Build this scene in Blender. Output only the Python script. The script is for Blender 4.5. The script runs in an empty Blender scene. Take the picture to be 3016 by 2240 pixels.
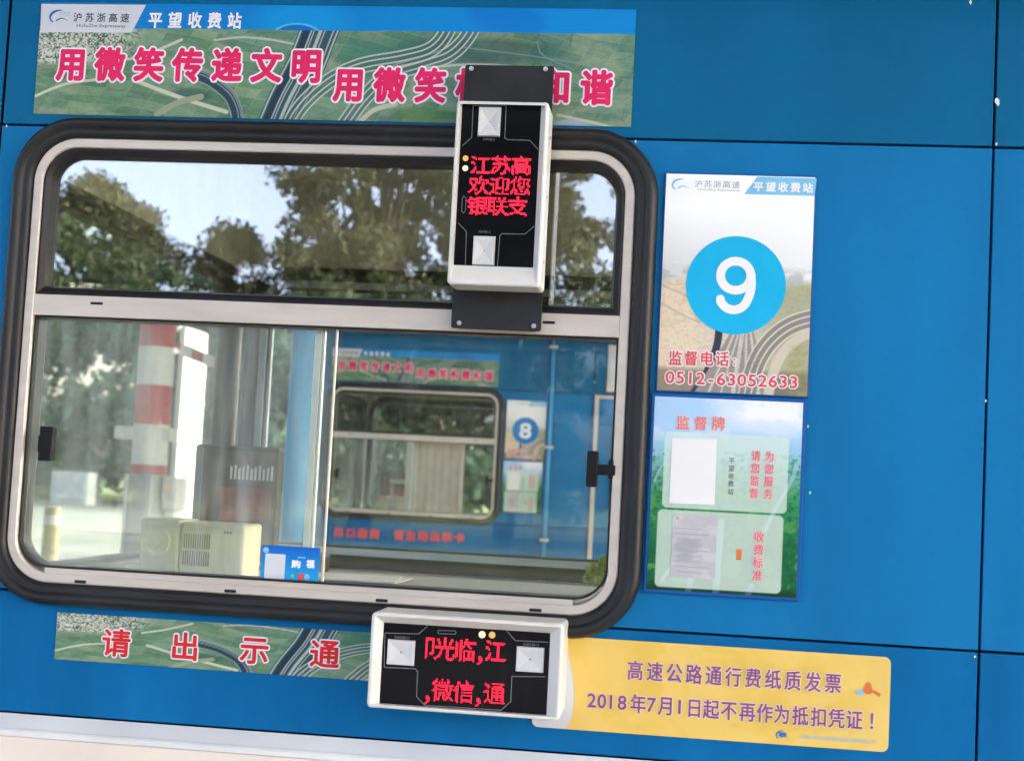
import bpy, bmesh, math, random
import numpy as np
from mathutils import Vector, Matrix
C = bpy.context.scene.collection
PI = math.pi

# ------------------------------------------------------------------ camera, sky, sun, exposure
FPX, PAN, TILT, ROLL = 4184.0, -0.118457, 0.069131, -0.051636     # measured from the facade's vanishing points
CAM_D, CAM_Z = 2.3, 1.3
PX, PY = 1508.0, 1120.0
def _rot():
    c, s = math.cos, math.sin
    fwd = np.array([s(PAN)*c(TILT), c(PAN)*c(TILT), s(TILT)])
    right = np.array([c(PAN), -s(PAN), 0.0])
    down = np.cross(fwd, right)
    r2 = c(ROLL)*right + s(ROLL)*down
    d2 = -s(ROLL)*right + c(ROLL)*down
    return np.array([r2, d2, fwd])
RM = _rot()
cd = bpy.data.cameras.new('camera')
cam = bpy.data.objects.new('camera', cd); C.objects.link(cam)
m3 = Matrix([[RM[0][i], -RM[1][i], -RM[2][i]] for i in range(3)])
cam.matrix_world = Matrix.Translation((0, -CAM_D, CAM_Z)) @ m3.to_4x4()
cd.sensor_fit = 'HORIZONTAL'; cd.sensor_width = 36.0; cd.lens = FPX*36.0/3016.0
cd.clip_start = 0.02; cd.clip_end = 2000
cd.dof.use_dof = True; cd.dof.focus_distance = 2.36; cd.dof.aperture_fstop = 7.0
bpy.context.scene.camera = cam

SUN_EL, SUN_AZ = math.radians(27), math.radians(66)              # azimuth from +Y towards +X
w = bpy.data.worlds.new('World'); bpy.context.scene.world = w; w.use_nodes = True
nt = w.node_tree
sky = nt.nodes.new('ShaderNodeTexSky'); sky.sky_type = 'NISHITA'; sky.sun_disc = False
sky.sun_elevation = SUN_EL; sky.sun_rotation = SUN_AZ
sky.air_density = 0.25; sky.dust_density = 6.0; sky.ozone_density = 0.0
nt.links.new(sky.outputs[0], nt.nodes['Background'].inputs[0])
nt.nodes['Background'].inputs[1].default_value = 0.15
sl = bpy.data.lights.new('sun', 'SUN'); sl.energy = 2.0; sl.angle = math.radians(0.5); sl.color = (1.0, 0.95, 0.87)
so = bpy.data.objects.new('sun', sl); C.objects.link(so)
sd = Vector((math.sin(SUN_AZ)*math.cos(SUN_EL), math.cos(SUN_AZ)*math.cos(SUN_EL), math.sin(SUN_EL)))
so.rotation_euler = sd.to_track_quat('Z', 'Y').to_euler()
vs = bpy.context.scene.view_settings
vs.view_transform = 'Standard'; vs.look = 'None'; vs.gamma = 1.0; vs.exposure = 4.08
vs.use_white_balance = True; vs.white_balance_temperature = 6900; vs.white_balance_tint = 7

cy = bpy.context.scene.cycles
cy.max_bounces = 10; cy.transparent_max_bounces = 24; cy.glossy_bounces = 6; cy.diffuse_bounces = 4

# ------------------------------------------------------------------ helpers
def at(u, v, Y=0.0):
    """a pixel of the photograph -> (X, Z) on the plane at depth Y"""
    d = RM.T @ np.array([(u-PX)/FPX, (v-PY)/FPX, 1.0]); t = (Y+CAM_D)/d[1]
    return (float(d[0]*t), float(CAM_Z+d[2]*t))

def lin(*c):
    if len(c) == 1: c = c[0]
    r = [(x/255.0) for x in c]
    return tuple(x/12.92 if x <= .04045 else ((x+.055)/1.055)**2.4 for x in r)

def mat(name, col, rough=.5, metal=0, var=.06, scale=9, bump=0, bscale=60, coat=0, spec=.15, stretch=None):
    m = bpy.data.materials.new(name); m.use_nodes = True; n = m.node_tree; b = n.nodes['Principled BSDF']
    b.inputs['Roughness'].default_value = rough; b.inputs['Metallic'].default_value = metal
    b.inputs['Coat Weight'].default_value = coat; b.inputs['Specular IOR Level'].default_value = spec
    tc = n.nodes.new('ShaderNodeTexCoord'); src = tc.outputs['Object']
    if stretch:
        mp = n.nodes.new('ShaderNodeMapping'); mp.inputs['Scale'].default_value = stretch
        n.links.new(src, mp.inputs[0]); src = mp.outputs[0]
    nz = n.nodes.new('ShaderNodeTexNoise'); nz.inputs['Scale'].default_value = scale; nz.inputs['Detail'].default_value = 6
    n.links.new(src, nz.inputs['Vector'])
    rp = n.nodes.new('ShaderNodeValToRGB'); rp.color_ramp.elements[0].position = .3; rp.color_ramp.elements[1].position = .72
    lo = [max(0, c*(1-var*1.6)) for c in col[:3]]; hi = [min(1, c*(1+var)) for c in col[:3]]
    rp.color_ramp.elements[0].color = (*lo, 1); rp.color_ramp.elements[1].color = (*hi, 1)
    n.links.new(nz.outputs['Fac'], rp.inputs[0]); n.links.new(rp.outputs[0], b.inputs['Base Color'])
    mr = n.nodes.new('ShaderNodeMapRange'); mr.inputs['To Min'].default_value = max(.02, rough-.08); mr.inputs['To Max'].default_value = min(1, rough+.1)
    n.links.new(nz.outputs['Fac'], mr.inputs[0]); n.links.new(mr.outputs[0], b.inputs['Roughness'])
    if bump:
        n2 = n.nodes.new('ShaderNodeTexNoise'); n2.inputs['Scale'].default_value = bscale; n2.inputs['Detail'].default_value = 3
        n.links.new(src, n2.inputs['Vector'])
        bp = n.nodes.new('ShaderNodeBump'); bp.inputs['Strength'].default_value = bump; bp.inputs['Distance'].default_value = .01
        n.links.new(n2.outputs['Fac'], bp.inputs['Height']); n.links.new(bp.outputs[0], b.inputs['Normal'])
    return m

def printed(name, rough=.4):
    m = bpy.data.materials.new(name); m.use_nodes = True; n = m.node_tree; b = n.nodes['Principled BSDF']
    a = n.nodes.new('ShaderNodeAttribute'); a.attribute_name = 'ink'
    n.links.new(a.outputs['Color'], b.inputs['Base Color']); b.inputs['Roughness'].default_value = rough; b.inputs['Specular IOR Level'].default_value = .12
    return m

def glass(name, tint, refl, dust_haze=.03, dcol=(.62, .62, .58)):
    m = bpy.data.materials.new(name); m.use_nodes = True; n = m.node_tree; n.nodes.remove(n.nodes['Principled BSDF'])
    t = n.nodes.new('ShaderNodeBsdfTransparent'); t.inputs[0].default_value = (*tint, 1)
    g = n.nodes.new('ShaderNodeBsdfGlossy'); g.inputs['Roughness'].default_value = 0.0
    # Schlick reflectance, the same from both sides of the pane
    ge = n.nodes.new('ShaderNodeNewGeometry'); dt = n.nodes.new('ShaderNodeVectorMath'); dt.operation = 'DOT_PRODUCT'
    n.links.new(ge.outputs['Normal'], dt.inputs[0]); n.links.new(ge.outputs['Incoming'], dt.inputs[1])
    def mth(op, a, b=None):
        q = n.nodes.new('ShaderNodeMath'); q.operation = op
        for i, v in enumerate((a, b)):
            if v is None: continue
            if isinstance(v, (int, float)): q.inputs[i].default_value = v
            else: n.links.new(v, q.inputs[i])
        return q
    ab = mth('ABSOLUTE', dt.outputs['Value']); om = mth('SUBTRACT', 1.0, ab.outputs[0]); fr = mth('MULTIPLY_ADD', mth('POWER', om.outputs[0], 5.0).outputs[0], .95); fr.inputs[2].default_value = .03
    ad = n.nodes.new('ShaderNodeMath'); ad.operation = 'ADD'; ad.use_clamp = True
    tc = n.nodes.new('ShaderNodeTexCoord'); nz = n.nodes.new('ShaderNodeTexNoise'); nz.inputs['Scale'].default_value = 3.5
    mp = n.nodes.new('ShaderNodeMapping'); mp.inputs['Scale'].default_value = (6, 1, .7)      # wiped, streaky panes
    n.links.new(tc.outputs['Object'], mp.inputs[0]); n.links.new(mp.outputs[0], nz.inputs['Vector'])
    mr = n.nodes.new('ShaderNodeMapRange'); mr.inputs['To Min'].default_value = refl*.93; mr.inputs['To Max'].default_value = refl*1.07
    n.links.new(nz.outputs['Fac'], mr.inputs[0])
    n.links.new(fr.outputs[0], ad.inputs[0]); n.links.new(mr.outputs[0], ad.inputs[1])
    mx = n.nodes.new('ShaderNodeMixShader'); n.links.new(ad.outputs[0], mx.inputs[0])
    n.links.new(t.outputs[0], mx.inputs[1]); n.links.new(g.outputs[0], mx.inputs[2])
    # diffuse layer: dusty film plus pale haze put into the pane
    df = n.nodes.new('ShaderNodeBsdfDiffuse'); df.inputs[0].default_value = (*dcol, 1)
    m2 = n.nodes.new('ShaderNodeMixShader'); n2 = n.nodes.new('ShaderNodeTexNoise'); n2.inputs['Scale'].default_value = 5; n2.inputs['Detail'].default_value = 5
    n.links.new(mp.outputs[0], n2.inputs['Vector'])
    r2 = n.nodes.new('ShaderNodeMapRange'); r2.inputs['From Min'].default_value = .35; r2.inputs['From Max'].default_value = .8
    r2.inputs['To Min'].default_value = dust_haze*.35; r2.inputs['To Max'].default_value = dust_haze*1.6
    n.links.new(n2.outputs['Fac'], r2.inputs[0]); n.links.new(r2.outputs[0], m2.inputs[0])
    n.links.new(mx.outputs[0], m2.inputs[1]); n.links.new(df.outputs[0], m2.inputs[2])
    n.links.new(m2.outputs[0], n.nodes['Material Output'].inputs[0])
    return m

def emis(name, col, s):
    m = bpy.data.materials.new(name); m.use_nodes = True; b = m.node_tree.nodes['Principled BSDF']
    b.inputs['Base Color'].default_value = (.05, .01, .01, 1); b.inputs['Emission Color'].default_value = (*col, 1)
    b.inputs['Emission Strength'].default_value = s
    return m

M = {}
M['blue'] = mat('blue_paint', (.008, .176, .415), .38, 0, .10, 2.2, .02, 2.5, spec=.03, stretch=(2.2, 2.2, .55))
M['blue_top'] = mat('blue_top_row', (.005, .132, .288), .42, 0, .10, 2.2, .02, 2.5, spec=.03, stretch=(2.2, 2.2, .55))  # darker, greener blue for the top row of panels
M['blue_low'] = mat('blue_low_row', (.004, .138, .35), .38, 0, .16, 2.2, .02, 2.5, spec=.03, stretch=(2.2, 2.2, .55))  # slightly darker blue for the bottom row of panels
M['blue_edge'] = mat('light_blue_paint', (.06, .33, .62), .3, 0, .05)
M['rubber'] = mat('black_rubber', (.016, .016, .017), .42, 0, .25, 14, .05, 240, spec=.35)
M['rubber_matt'] = mat('matt_black_rubber', (.010, .011, .014), .7, 0, .2, 14, spec=.05)
M['alu'] = mat('aluminium', (.60, .54, .48), .42, .2, .07, 5, .02, 200, stretch=(1, 1, 8))
M['alu_bright'] = mat('bright_aluminium', (.72, .70, .67), .3, .55, .05, 6)
M['dark'] = mat('dark_gap', (.024, .026, .03), .8)
M['black_plate'] = mat('black_powder_coat', (.028, .029, .031), .5, 0, .15, 20, .06, 700)
M['white_case'] = mat('white_case', (.74, .73, .69), .32, .1, .04, 8)
M['screen'] = mat('black_acrylic', (.007, .007, .009), .08, 0, .1, 5)
M['line'] = mat('grey_print', (.19, .20, .21), .5)
M['sensor'] = mat('white_sensor', (.62, .62, .62), .35, 0, .03)
M['screw'] = mat('screw_steel', (.62, .62, .6), .3, .8)
M['led'] = emis('red_led', (1.0, .006, .042), .17)
M['led_orange'] = emis('orange_led', (1.0, .42, .12), .075)
M['led_yellow'] = emis('yellow_led', (1.0, .95, .60), .08)
M['cream'] = mat('cream_paint', (.82, .72, .62), .45, 0, .05, 4, .03, 90)
M['ledge'] = mat('grey_ledge', (.76, .76, .75), .4, 0, .05, 6)
M['print'] = printed('printed_vinyl', .36)
M['white_ink'] = mat('white_ink', (.86, .84, .85), .4, 0, .02)
M['paper_white'] = mat('white_paper', (.80, .80, .80), .6, 0, .02)
M['grey_white'] = mat('pale_grey_vinyl', (.66, .67, .70), .4, 0, .03)
M['magenta'] = mat('magenta_ink', (.80, .02, .13), .4, 0, .08, 30)
M['red_ink'] = mat('red_ink', (.70, .028, .034), .4, 0, .08, 30)
M['pink_ink'] = mat('pink_red_ink', (.72, .10, .11), .45, 0, .06, 30)
M['faded_pink'] = mat('faded_pink_ink', (.76, .20, .21), .45, 0, .1, 60)
M['pale_pink'] = mat('pale_pink_ink', (.78, .52, .52), .45, 0, .04, 30)
M['ink_dark'] = mat('dark_ink', (.09, .10, .12), .5)
M['ink_grey'] = mat('grey_ink', (.38, .39, .42), .5)
M['ink_blue'] = mat('blue_ink', (.03, .17, .45), .5)
M['ink_lblue'] = mat('light_blue_ink', (.25, .52, .75), .5)
M['cyan_disc'] = mat('cyan_ink', (.003, .44, .76), .38, 0, .04, 6)
M['disc_blue'] = mat('blue_disc_ink', (.01, .22, .58), .38, 0, .04, 6)
M['trap'] = mat('pale_cyan_ink', (.20, .56, .80), .4, 0, .05)
M['purple'] = mat('purple_ink', (.27, .085, .24), .45, 0, .08, 20)
M['yellow_halo'] = mat('pale_yellow_ink', (.82, .66, .48), .45)
M['orange_ink'] = mat('orange_ink', (.72, .20, .06), .45)
M['green_ink'] = mat('green_ink', (.10, .55, .30), .45)
M['board'] = mat('blue_board', (.012, .09, .34), .35, 0, .05)
M['in_wall'] = mat('grey_interior', (.78, .78, .70), .6, 0, .04)
M['ceil'] = mat('dark_ceiling', (.78, .78, .68), .7)
M['blind'] = mat('beige_cloth', (.66, .58, .52), .8, 0, .08, 14)
M['folder'] = mat('brown_card', (.42, .31, .24), .6)
M['navy'] = mat('navy_panel', (.012, .020, .075), .5, 0, .1)
M['counter'] = mat('beige_counter', (.40, .405, .35), .4, 0, .08, 5)
M['beige'] = mat('beige_plastic', (.62, .57, .40), .5, 0, .04)
M['beige2'] = mat('greenish_beige_plastic', (.50, .52, .36), .5, 0, .04)
M['grille'] = mat('brown_grille', (.16, .13, .09), .6)
M['black_plastic'] = mat('black_plastic', (.012, .012, .014), .35, 0, .1, 30, .03, 300)
M['mon'] = mat('dark_monitor', (.050, .036, .022), .25, 0, .15, 6)
M['mon_glass'] = mat('monitor_glass', (.10, .062, .032), .12, 0, .6, 9)
M['mon_reflection'] = mat('red_reflection', (.30, .05, .04), .3, 0, .6, 16)
M['red_paint'] = mat('red_paint', (.52, .07, .085), .45, 0, .12, 4)
M['white_paint'] = mat('white_paint', (.78, .78, .74), .45, 0, .05, 4)
M['grey_metal'] = mat('grey_metal', (.33, .36, .36), .4, .3, .06)
M['grey_frame'] = mat('blue_grey_frame', (.42, .50, .60), .5, 0, .05)
M['grey_dark'] = mat('dark_grey_metal', (.16, .17, .17), .5, .2, .06)
M['yellow_paint'] = mat('yellow_paint', (.50, .46, .24), .6)
M['concrete'] = mat('concrete', (.42, .41, .38), .8, 0, .12, 1.2, .1, 30)
M['road'] = mat('grey_road', (.085, .095, .09), .9, 0, .15, .5, .1, 40, spec=.05)
M['soil'] = mat('grassy_ground', (.07, .09, .04), .95, 0, .35, .6, .2, 8, spec=.05)
M['soffit'] = mat('white_soffit', (.66, .67, .66), .6, 0, .05)
M['bark'] = mat('bark', (.012, .010, .008), .9, 0, .3, 12, .4, 30)
M['g_clear'] = glass('clear_glass', (.965, .985, .98), .0, .012)
M['g_hazy'] = glass('dusty_hazy_glass', (.95, .985, .97), .03, .155, (.66, .72, .68))  # left pane: dirt with washed-out haze mixed into its colour
M['g_tint'] = glass('film_glass', (.78, .80, .74), .25, .014, (.50, .50, .36))
M['g_far'] = glass('plain_glass', (.97, .985, .98), .0, .012)

def leafmat(name, c1, c2):
    m = bpy.data.materials.new(name); m.use_nodes = True; n = m.node_tree; b = n.nodes['Principled BSDF']
    a = n.nodes.new('ShaderNodeAttribute'); a.attribute_name = 'tone'
    rp = n.nodes.new('ShaderNodeValToRGB'); rp.color_ramp.elements[0].color = (*c1, 1); rp.color_ramp.elements[1].color = (*c2, 1)
    n.links.new(a.outputs['Fac'], rp.inputs[0]); n.links.new(rp.outputs[0], b.inputs['Base Color'])
    b.inputs['Roughness'].default_value = .55; b.inputs['Specular IOR Level'].default_value = .12
    t = n.nodes.new('ShaderNodeBsdfTranslucent'); n.links.new(rp.outputs[0], t.inputs[0])
    mx = n.nodes.new('ShaderNodeMixShader'); mx.inputs[0].default_value = .4
    n.links.new(b.outputs[0], mx.inputs[1]); n.links.new(t.outputs[0], mx.inputs[2])
    n.links.new(mx.outputs[0], n.nodes['Material Output'].inputs[0])
    return m
M['leaf_olive'] = leafmat('olive_leaves', (.012, .018, .010), (.036, .042, .022))
M['leaf_green'] = leafmat('green_leaves', (.055, .12, .08), (.17, .26, .15))

class MB:
    def __init__(s): s.v = []; s.f = []
    def add(s, vs_, fs):
        k = len(s.v); s.v += [tuple(map(float, p)) for p in vs_]; s.f += [tuple(i+k for i in f) for f in fs]; return s
    def box(s, x0, x1, y0, y1, z0, z1, rot=None, c=None):
        P = [(x, y, z) for x in (x0, x1) for y in (y0, y1) for z in (z0, z1)]
        return s.add(P, [(0, 1, 3, 2), (4, 6, 7, 5), (0, 4, 5, 1), (2, 3, 7, 6), (0, 2, 6, 4), (1, 5, 7, 3)])
    def loft(s, rings, closed=True, cap0=False, cap1=False):
        n = len(rings[0]); vs_ = [p for r in rings for p in r]; fs = []
        for a in range(len(rings)-1):
            for i in range(n if closed else n-1):
                j = (i+1) % n; fs.append((a*n+i, a*n+j, (a+1)*n+j, (a+1)*n+i))
        if cap0: fs.append(tuple(range(n))[::-1])
        if cap1: fs.append(tuple((len(rings)-1)*n+i for i in range(n)))
        return s.add(vs_, fs)
    def cyl(s, a, b, r0, r1=None, n=16, caps=True):
        r1 = r0 if r1 is None else r1
        a, b = Vector(a), Vector(b); d = (b-a).normalized()
        u = d.orthogonal().normalized(); q = d.cross(u)
        R = [[p + (u*math.cos(2*PI*i/n)+q*math.sin(2*PI*i/n))*r for i in range(n)] for p, r in ((a, r0), (b, r1))]
        return s.loft(R, True, caps, caps)
    def poly(s, pts, y):                       # flat polygon facing -Y, pts (x, z) anticlockwise
        return s.add([(p[0], y, p[1]) for p in pts], [tuple(range(len(pts)))])
    def prism(s, pts, y0, y1):                 # polygon with thickness, y0 the front
        n = len(pts); return s.loft([[(p[0], y1, p[1]) for p in pts], [(p[0], y0, p[1]) for p in pts]], True, True, True)

WO = {}
def obj(name, mb, m, parent=None, origin=None, bevel=0, smooth=False, recalc=True):
    if parent is not None: origin = WO[parent.name]
    if origin is None: origin = (0, 0, 0)
    me = bpy.data.meshes.new(name)
    me.from_pydata([(v[0]-origin[0], v[1]-origin[1], v[2]-origin[2]) for v in mb.v], [], mb.f)
    bm = bmesh.new(); bm.from_mesh(me)
    if recalc: bmesh.ops.recalc_face_normals(bm, faces=bm.faces)
    if bevel:
        es = [e for e in bm.edges if len(e.link_faces) == 2 and e.calc_face_angle(0) > .5]
        bmesh.ops.bevel(bm, geom=es, offset=bevel, segments=2, profile=.5, affect='EDGES', clamp_overlap=True)
    bm.to_mesh(me); bm.free()
    me.materials.append(m)
    if smooth: me.polygons.foreach_set('use_smooth', [True]*len(me.polygons))
    o = bpy.data.objects.new(name, me); C.objects.link(o); WO[o.name] = origin
    if parent is not None: o.parent = parent
    else: o.location = origin
    return o
def tag(o, label, cat, group=None):
    o['label'] = label; o['category'] = cat
    if group: o['group'] = group
    return o
def empty(name, loc, label, cat, group=None):
    o = bpy.data.objects.new(name, None); C.objects.link(o); o.location = loc; o.empty_display_size = .1
    WO[o.name] = tuple(loc); return tag(o, label, cat, group)
def struct(name, mb, m, **k):
    o = obj(name, mb, m, **k); o['kind'] = 'structure'; return o
def copy_tree(o, delta, label, group=None, parent=None):
    c = o.copy(); C.objects.link(c)
    if parent is None:
        c.location = Vector(o.location)+Vector(delta); c['label'] = label
        if group: c['group'] = group
    else: c.parent = parent
    for ch in o.children: copy_tree(ch, (0, 0, 0), None, None, c)
    return c

def rr(x0, x1, z0, z1, r, n=10):
    """rounded rectangle, anticlockwise in (x, z); r one radius or (bl, br, tr, tl)"""
    if not isinstance(r, tuple): r = (r,)*4
    out = []
    for (cx, cz, rad, a0) in ((x0+r[0], z0+r[0], r[0], PI), (x1-r[1], z0+r[1], r[1], 1.5*PI), (x1-r[2], z1-r[2], r[2], 0), (x0+r[3], z1-r[3], r[3], .5*PI)):
        for i in range(n+1):
            a = a0 + .5*PI*i/n; out.append((cx+rad*math.cos(a), cz+rad*math.sin(a)))
    return out
FX = lambda p, y: (p[0], y, p[1])              # facade mapping: (x, z) at depth y
def ring_sweep(mb, x0, x1, z0, z1, r, prof, n=14, fmap=FX, closed=True):
    """sweep a profile [(offset outwards, y)] round a rounded rectangle"""
    R = []
    for o, y in prof:
        rad = tuple(max(.002, q+o) for q in (r if isinstance(r, tuple) else (r,)*4))
        R.append([fmap(p, y) for p in rr(x0-o, x1+o, z0-o, z1+o, rad, n)])
    if closed: R.append(R[0])
    return mb.loft(R)
def plate_hole(mb, outer, hole, y0, y1, fmap=FX):
    """a plate (polygon outer) with one hole cut out, between depths y0 and y1"""
    if len(outer) != len(hole): raise ValueError('loops differ')
    for y in (y0, y1): mb.loft([[fmap(p, y) for p in outer], [fmap(p, y) for p in hole]])
    for lp in (outer, hole): mb.loft([[fmap(p, y) for p in lp] for y in (y0, y1)])
    return mb

# ---- lettering: every glyph comes from Blender's built-in font
_gl = {}; _tri = {}
def glyph(ch):
    if ch not in _gl:
        cu = bpy.data.curves.new('t', 'FONT'); cu.body = ch; cu.resolution_u = 3
        o = bpy.data.objects.new('t', cu); C.objects.link(o); bpy.context.view_layer.update()
        me = bpy.data.meshes.new_from_object(o.evaluated_get(bpy.context.evaluated_depsgraph_get()))
        V = np.array([v.co[:2] for v in me.vertices]).reshape(-1, 2); F = [tuple(p.vertices) for p in me.polygons]; me.calc_loop_triangles(); _tri[ch] = np.array([[V[i] for i in t.vertices] for t in me.loop_triangles])
        bpy.data.objects.remove(o); bpy.data.curves.remove(cu); bpy.data.meshes.remove(me)
        _gl[ch] = (V, F)
    return _gl[ch]
def put(mb, ch, cx, cz, sx, sz, y, fat=0, nd=10, lean=0, rot=0):
    V, F = glyph(ch)
    if not len(V): return
    if len(ch) > 1:                            # a whole string fitted to sx * sz
        mn, mx = V.min(0), V.max(0); Q = (V-(mn+mx)/2)/(mx-mn)*np.array([sx, sz])
    elif ord(ch) > 0x2e80 and ch not in '：！，':
        Q = (V-np.array([.5, .38]))*np.array([sx, sz])
    else:
        c = (V.min(0)+V.max(0))/2; Q = (V-np.array([c[0], .345 if ch not in '.,，：！' else (.38 if ch in '：！' else .3)]))*np.array([sx, sz])
    Q[:, 0] += lean*Q[:, 1]
    if rot: c, s = math.cos(rot), math.sin(rot); Q = Q@np.array([[c, s], [-s, c]])
    offs = [(0, 0)]
    for k, rad in enumerate(([fat] if fat < .0016 else [fat*.55, fat]) if fat else []):
        offs += [(rad*math.cos(2*PI*i/nd+k), rad*math.sin(2*PI*i/nd+k)) for i in range(nd)]
    for k, (dx, dz) in enumerate(offs):
        mb.add(np.column_stack([Q[:, 0]+cx+dx, np.full(len(Q), y-k*6e-6), Q[:, 1]+cz+dz]), F)
def line(mb, s, a, b, sx, sz, y, fat=0, **k):
    """string s with its first glyph centred on a and its last on b (x, z)"""
    n = max(1, len(s)-1)
    for i, ch in enumerate(s):
        if ch == ' ': continue
        t = i/n; put(mb, ch, a[0]+(b[0]-a[0])*t, a[1]+(b[1]-a[1])*t, sx, sz, y, fat, **k)
def dots(mb, ch, cx, cz, sx, sz, y, n=16):
    """one character as lit diodes on an n x n grid"""
    glyph(ch); T = _tri[ch]; px, pz = sx/n, sz/n
    if ord(ch) > 0x2e80 and ch != '，': ox, oz = .5, .38
    else: ox, oz = (T[..., 0].min()+T[..., 0].max())/2, .38
    for i in range(n):
        for j in range(n):
            hit = False
            for dx, dz in ((0, 0), (.3, 0), (-.3, 0), (0, .3), (0, -.3)):
                p = np.array([ox+(i+.5+dx)/n-.5, oz+(j+.5+dz)/n-.5]); a, b, c = T[:, 0]-p, T[:, 1]-p, T[:, 2]-p
                k1 = a[:, 0]*b[:, 1]-a[:, 1]*b[:, 0]; k2 = b[:, 0]*c[:, 1]-b[:, 1]*c[:, 0]; k3 = c[:, 0]*a[:, 1]-c[:, 1]*a[:, 0]
                if (((k1 >= 0) & (k2 >= 0) & (k3 >= 0)) | ((k1 <= 0) & (k2 <= 0) & (k3 <= 0))).any(): hit = True; break
            if hit:
                qx, qz = cx+(i+.5-n/2)*px, cz+(j+.5-n/2)*pz
                mb.poly([(qx+.47*px*math.cos(k*PI/4+.39), qz+.47*pz*math.sin(k*PI/4+.39)) for k in range(8)], y)
def ribbon(mb, pts, y, wd):
    for i in range(len(pts)-1):
        a, b = np.array(pts[i]), np.array(pts[i+1]); d = (b-a)/np.linalg.norm(b-a); q = np.array([-d[1], d[0]])*wd/2; e = d*wd*.35
        mb.poly([a-q-e, b-q+e, b+q+e, a+q-e], y-i*8e-6)

# ---- printed pictures, painted per vertex on a fine grid
def l3(c): return np.array(lin(c))
def vnoise(X, Y, seed, octs=4):
    rng = np.random.RandomState(seed); out = np.zeros_like(X); amp = 1; tot = 0
    for o in range(octs):
        G = rng.rand(64, 64); xi = np.floor(X).astype(int); yi = np.floor(Y).astype(int); fx = X-xi; fy = Y-yi
        fx = fx*fx*(3-2*fx); fy = fy*fy*(3-2*fy); g = lambda i, j: G[i % 64, j % 64]
        out += amp*(g(xi, yi)*(1-fx)*(1-fy)+g(xi+1, yi)*fx*(1-fy)+g(xi, yi+1)*(1-fx)*fy+g(xi+1, yi+1)*fx*fy)
        tot += amp; amp *= .55; X = X*2.03+3.1; Y = Y*2.03+1.7
    return out/tot
def sdist(X, Y, pts):
    D = np.full(X.shape, 1e9); pts = np.array(pts, float)
    if len(pts) > 2:                           # smooth the road with Catmull-Rom
        P = np.vstack([2*pts[0]-pts[1], pts, 2*pts[-1]-pts[-2]]); o = []
        for i in range(1, len(P)-2):
            for t in np.linspace(0, 1, 7)[:-1]:
                o.append(.5*(2*P[i]+(P[i+1]-P[i-1])*t+(2*P[i-1]-5*P[i]+4*P[i+1]-P[i+2])*t*t+(-P[i-1]+3*P[i]-3*P[i+1]+P[i+2])*t**3))
        pts = np.array(o+[pts[-1]])
    for a, b in zip(pts[:-1], pts[1:]):
        d = b-a; t = np.clip(((X-a[0])*d[0]+(Y-a[1])*d[1])/(d@d), 0, 1)
        s = np.sign((X-a[0])*d[1]-(Y-a[1])*d[0]); q = np.hypot(X-a[0]-t*d[0], Y-a[1]-t*d[1])*np.where(s == 0, 1, s)
        D = np.where(np.abs(q) < np.abs(D), q, D)
    return D
def mixc(P, mask, col):
    return P*(1-mask[..., None])+np.asarray(col)*mask[..., None]
def soft(d, wd, e=1.5): return np.clip((wd-np.abs(d))/e+.5, 0, 1)
def grid_sheet(name, x0, x1, z0, z1, y, nx, nz, fn, parent=None, origin=None, m=None):
    U, V = np.meshgrid(np.linspace(0, 1, nx), np.linspace(0, 1, nz))
    col = np.clip(fn(U, V), 0, 1)
    org = WO[parent.name] if parent is not None else (origin or (0, 0, 0))
    co = np.column_stack([(x0+(x1-x0)*U).ravel()-org[0], np.full(nx*nz, y-org[1]), (z0+(z1-z0)*V).ravel()-org[2]])
    i = np.arange((nx-1)*(nz-1)); r, c = i//(nx-1), i % (nx-1); k = r*nx+c
    F = np.column_stack([k, k+1, k+nx+1, k+nx])
    me = bpy.data.meshes.new(name); me.from_pydata(co.tolist(), [], F.tolist())
    at_ = me.color_attributes.new('ink', 'FLOAT_COLOR', 'POINT')
    at_.data.foreach_set('color', np.column_stack([col.reshape(-1, 3), np.ones(nx*nz)]).ravel().astype(np.float32))
    me.materials.append(m or M['print'])
    o = bpy.data.objects.new(name, me); C.objects.link(o); WO[o.name] = org
    if parent is not None: o.parent = parent
    else: o.location = org
    return o

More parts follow.
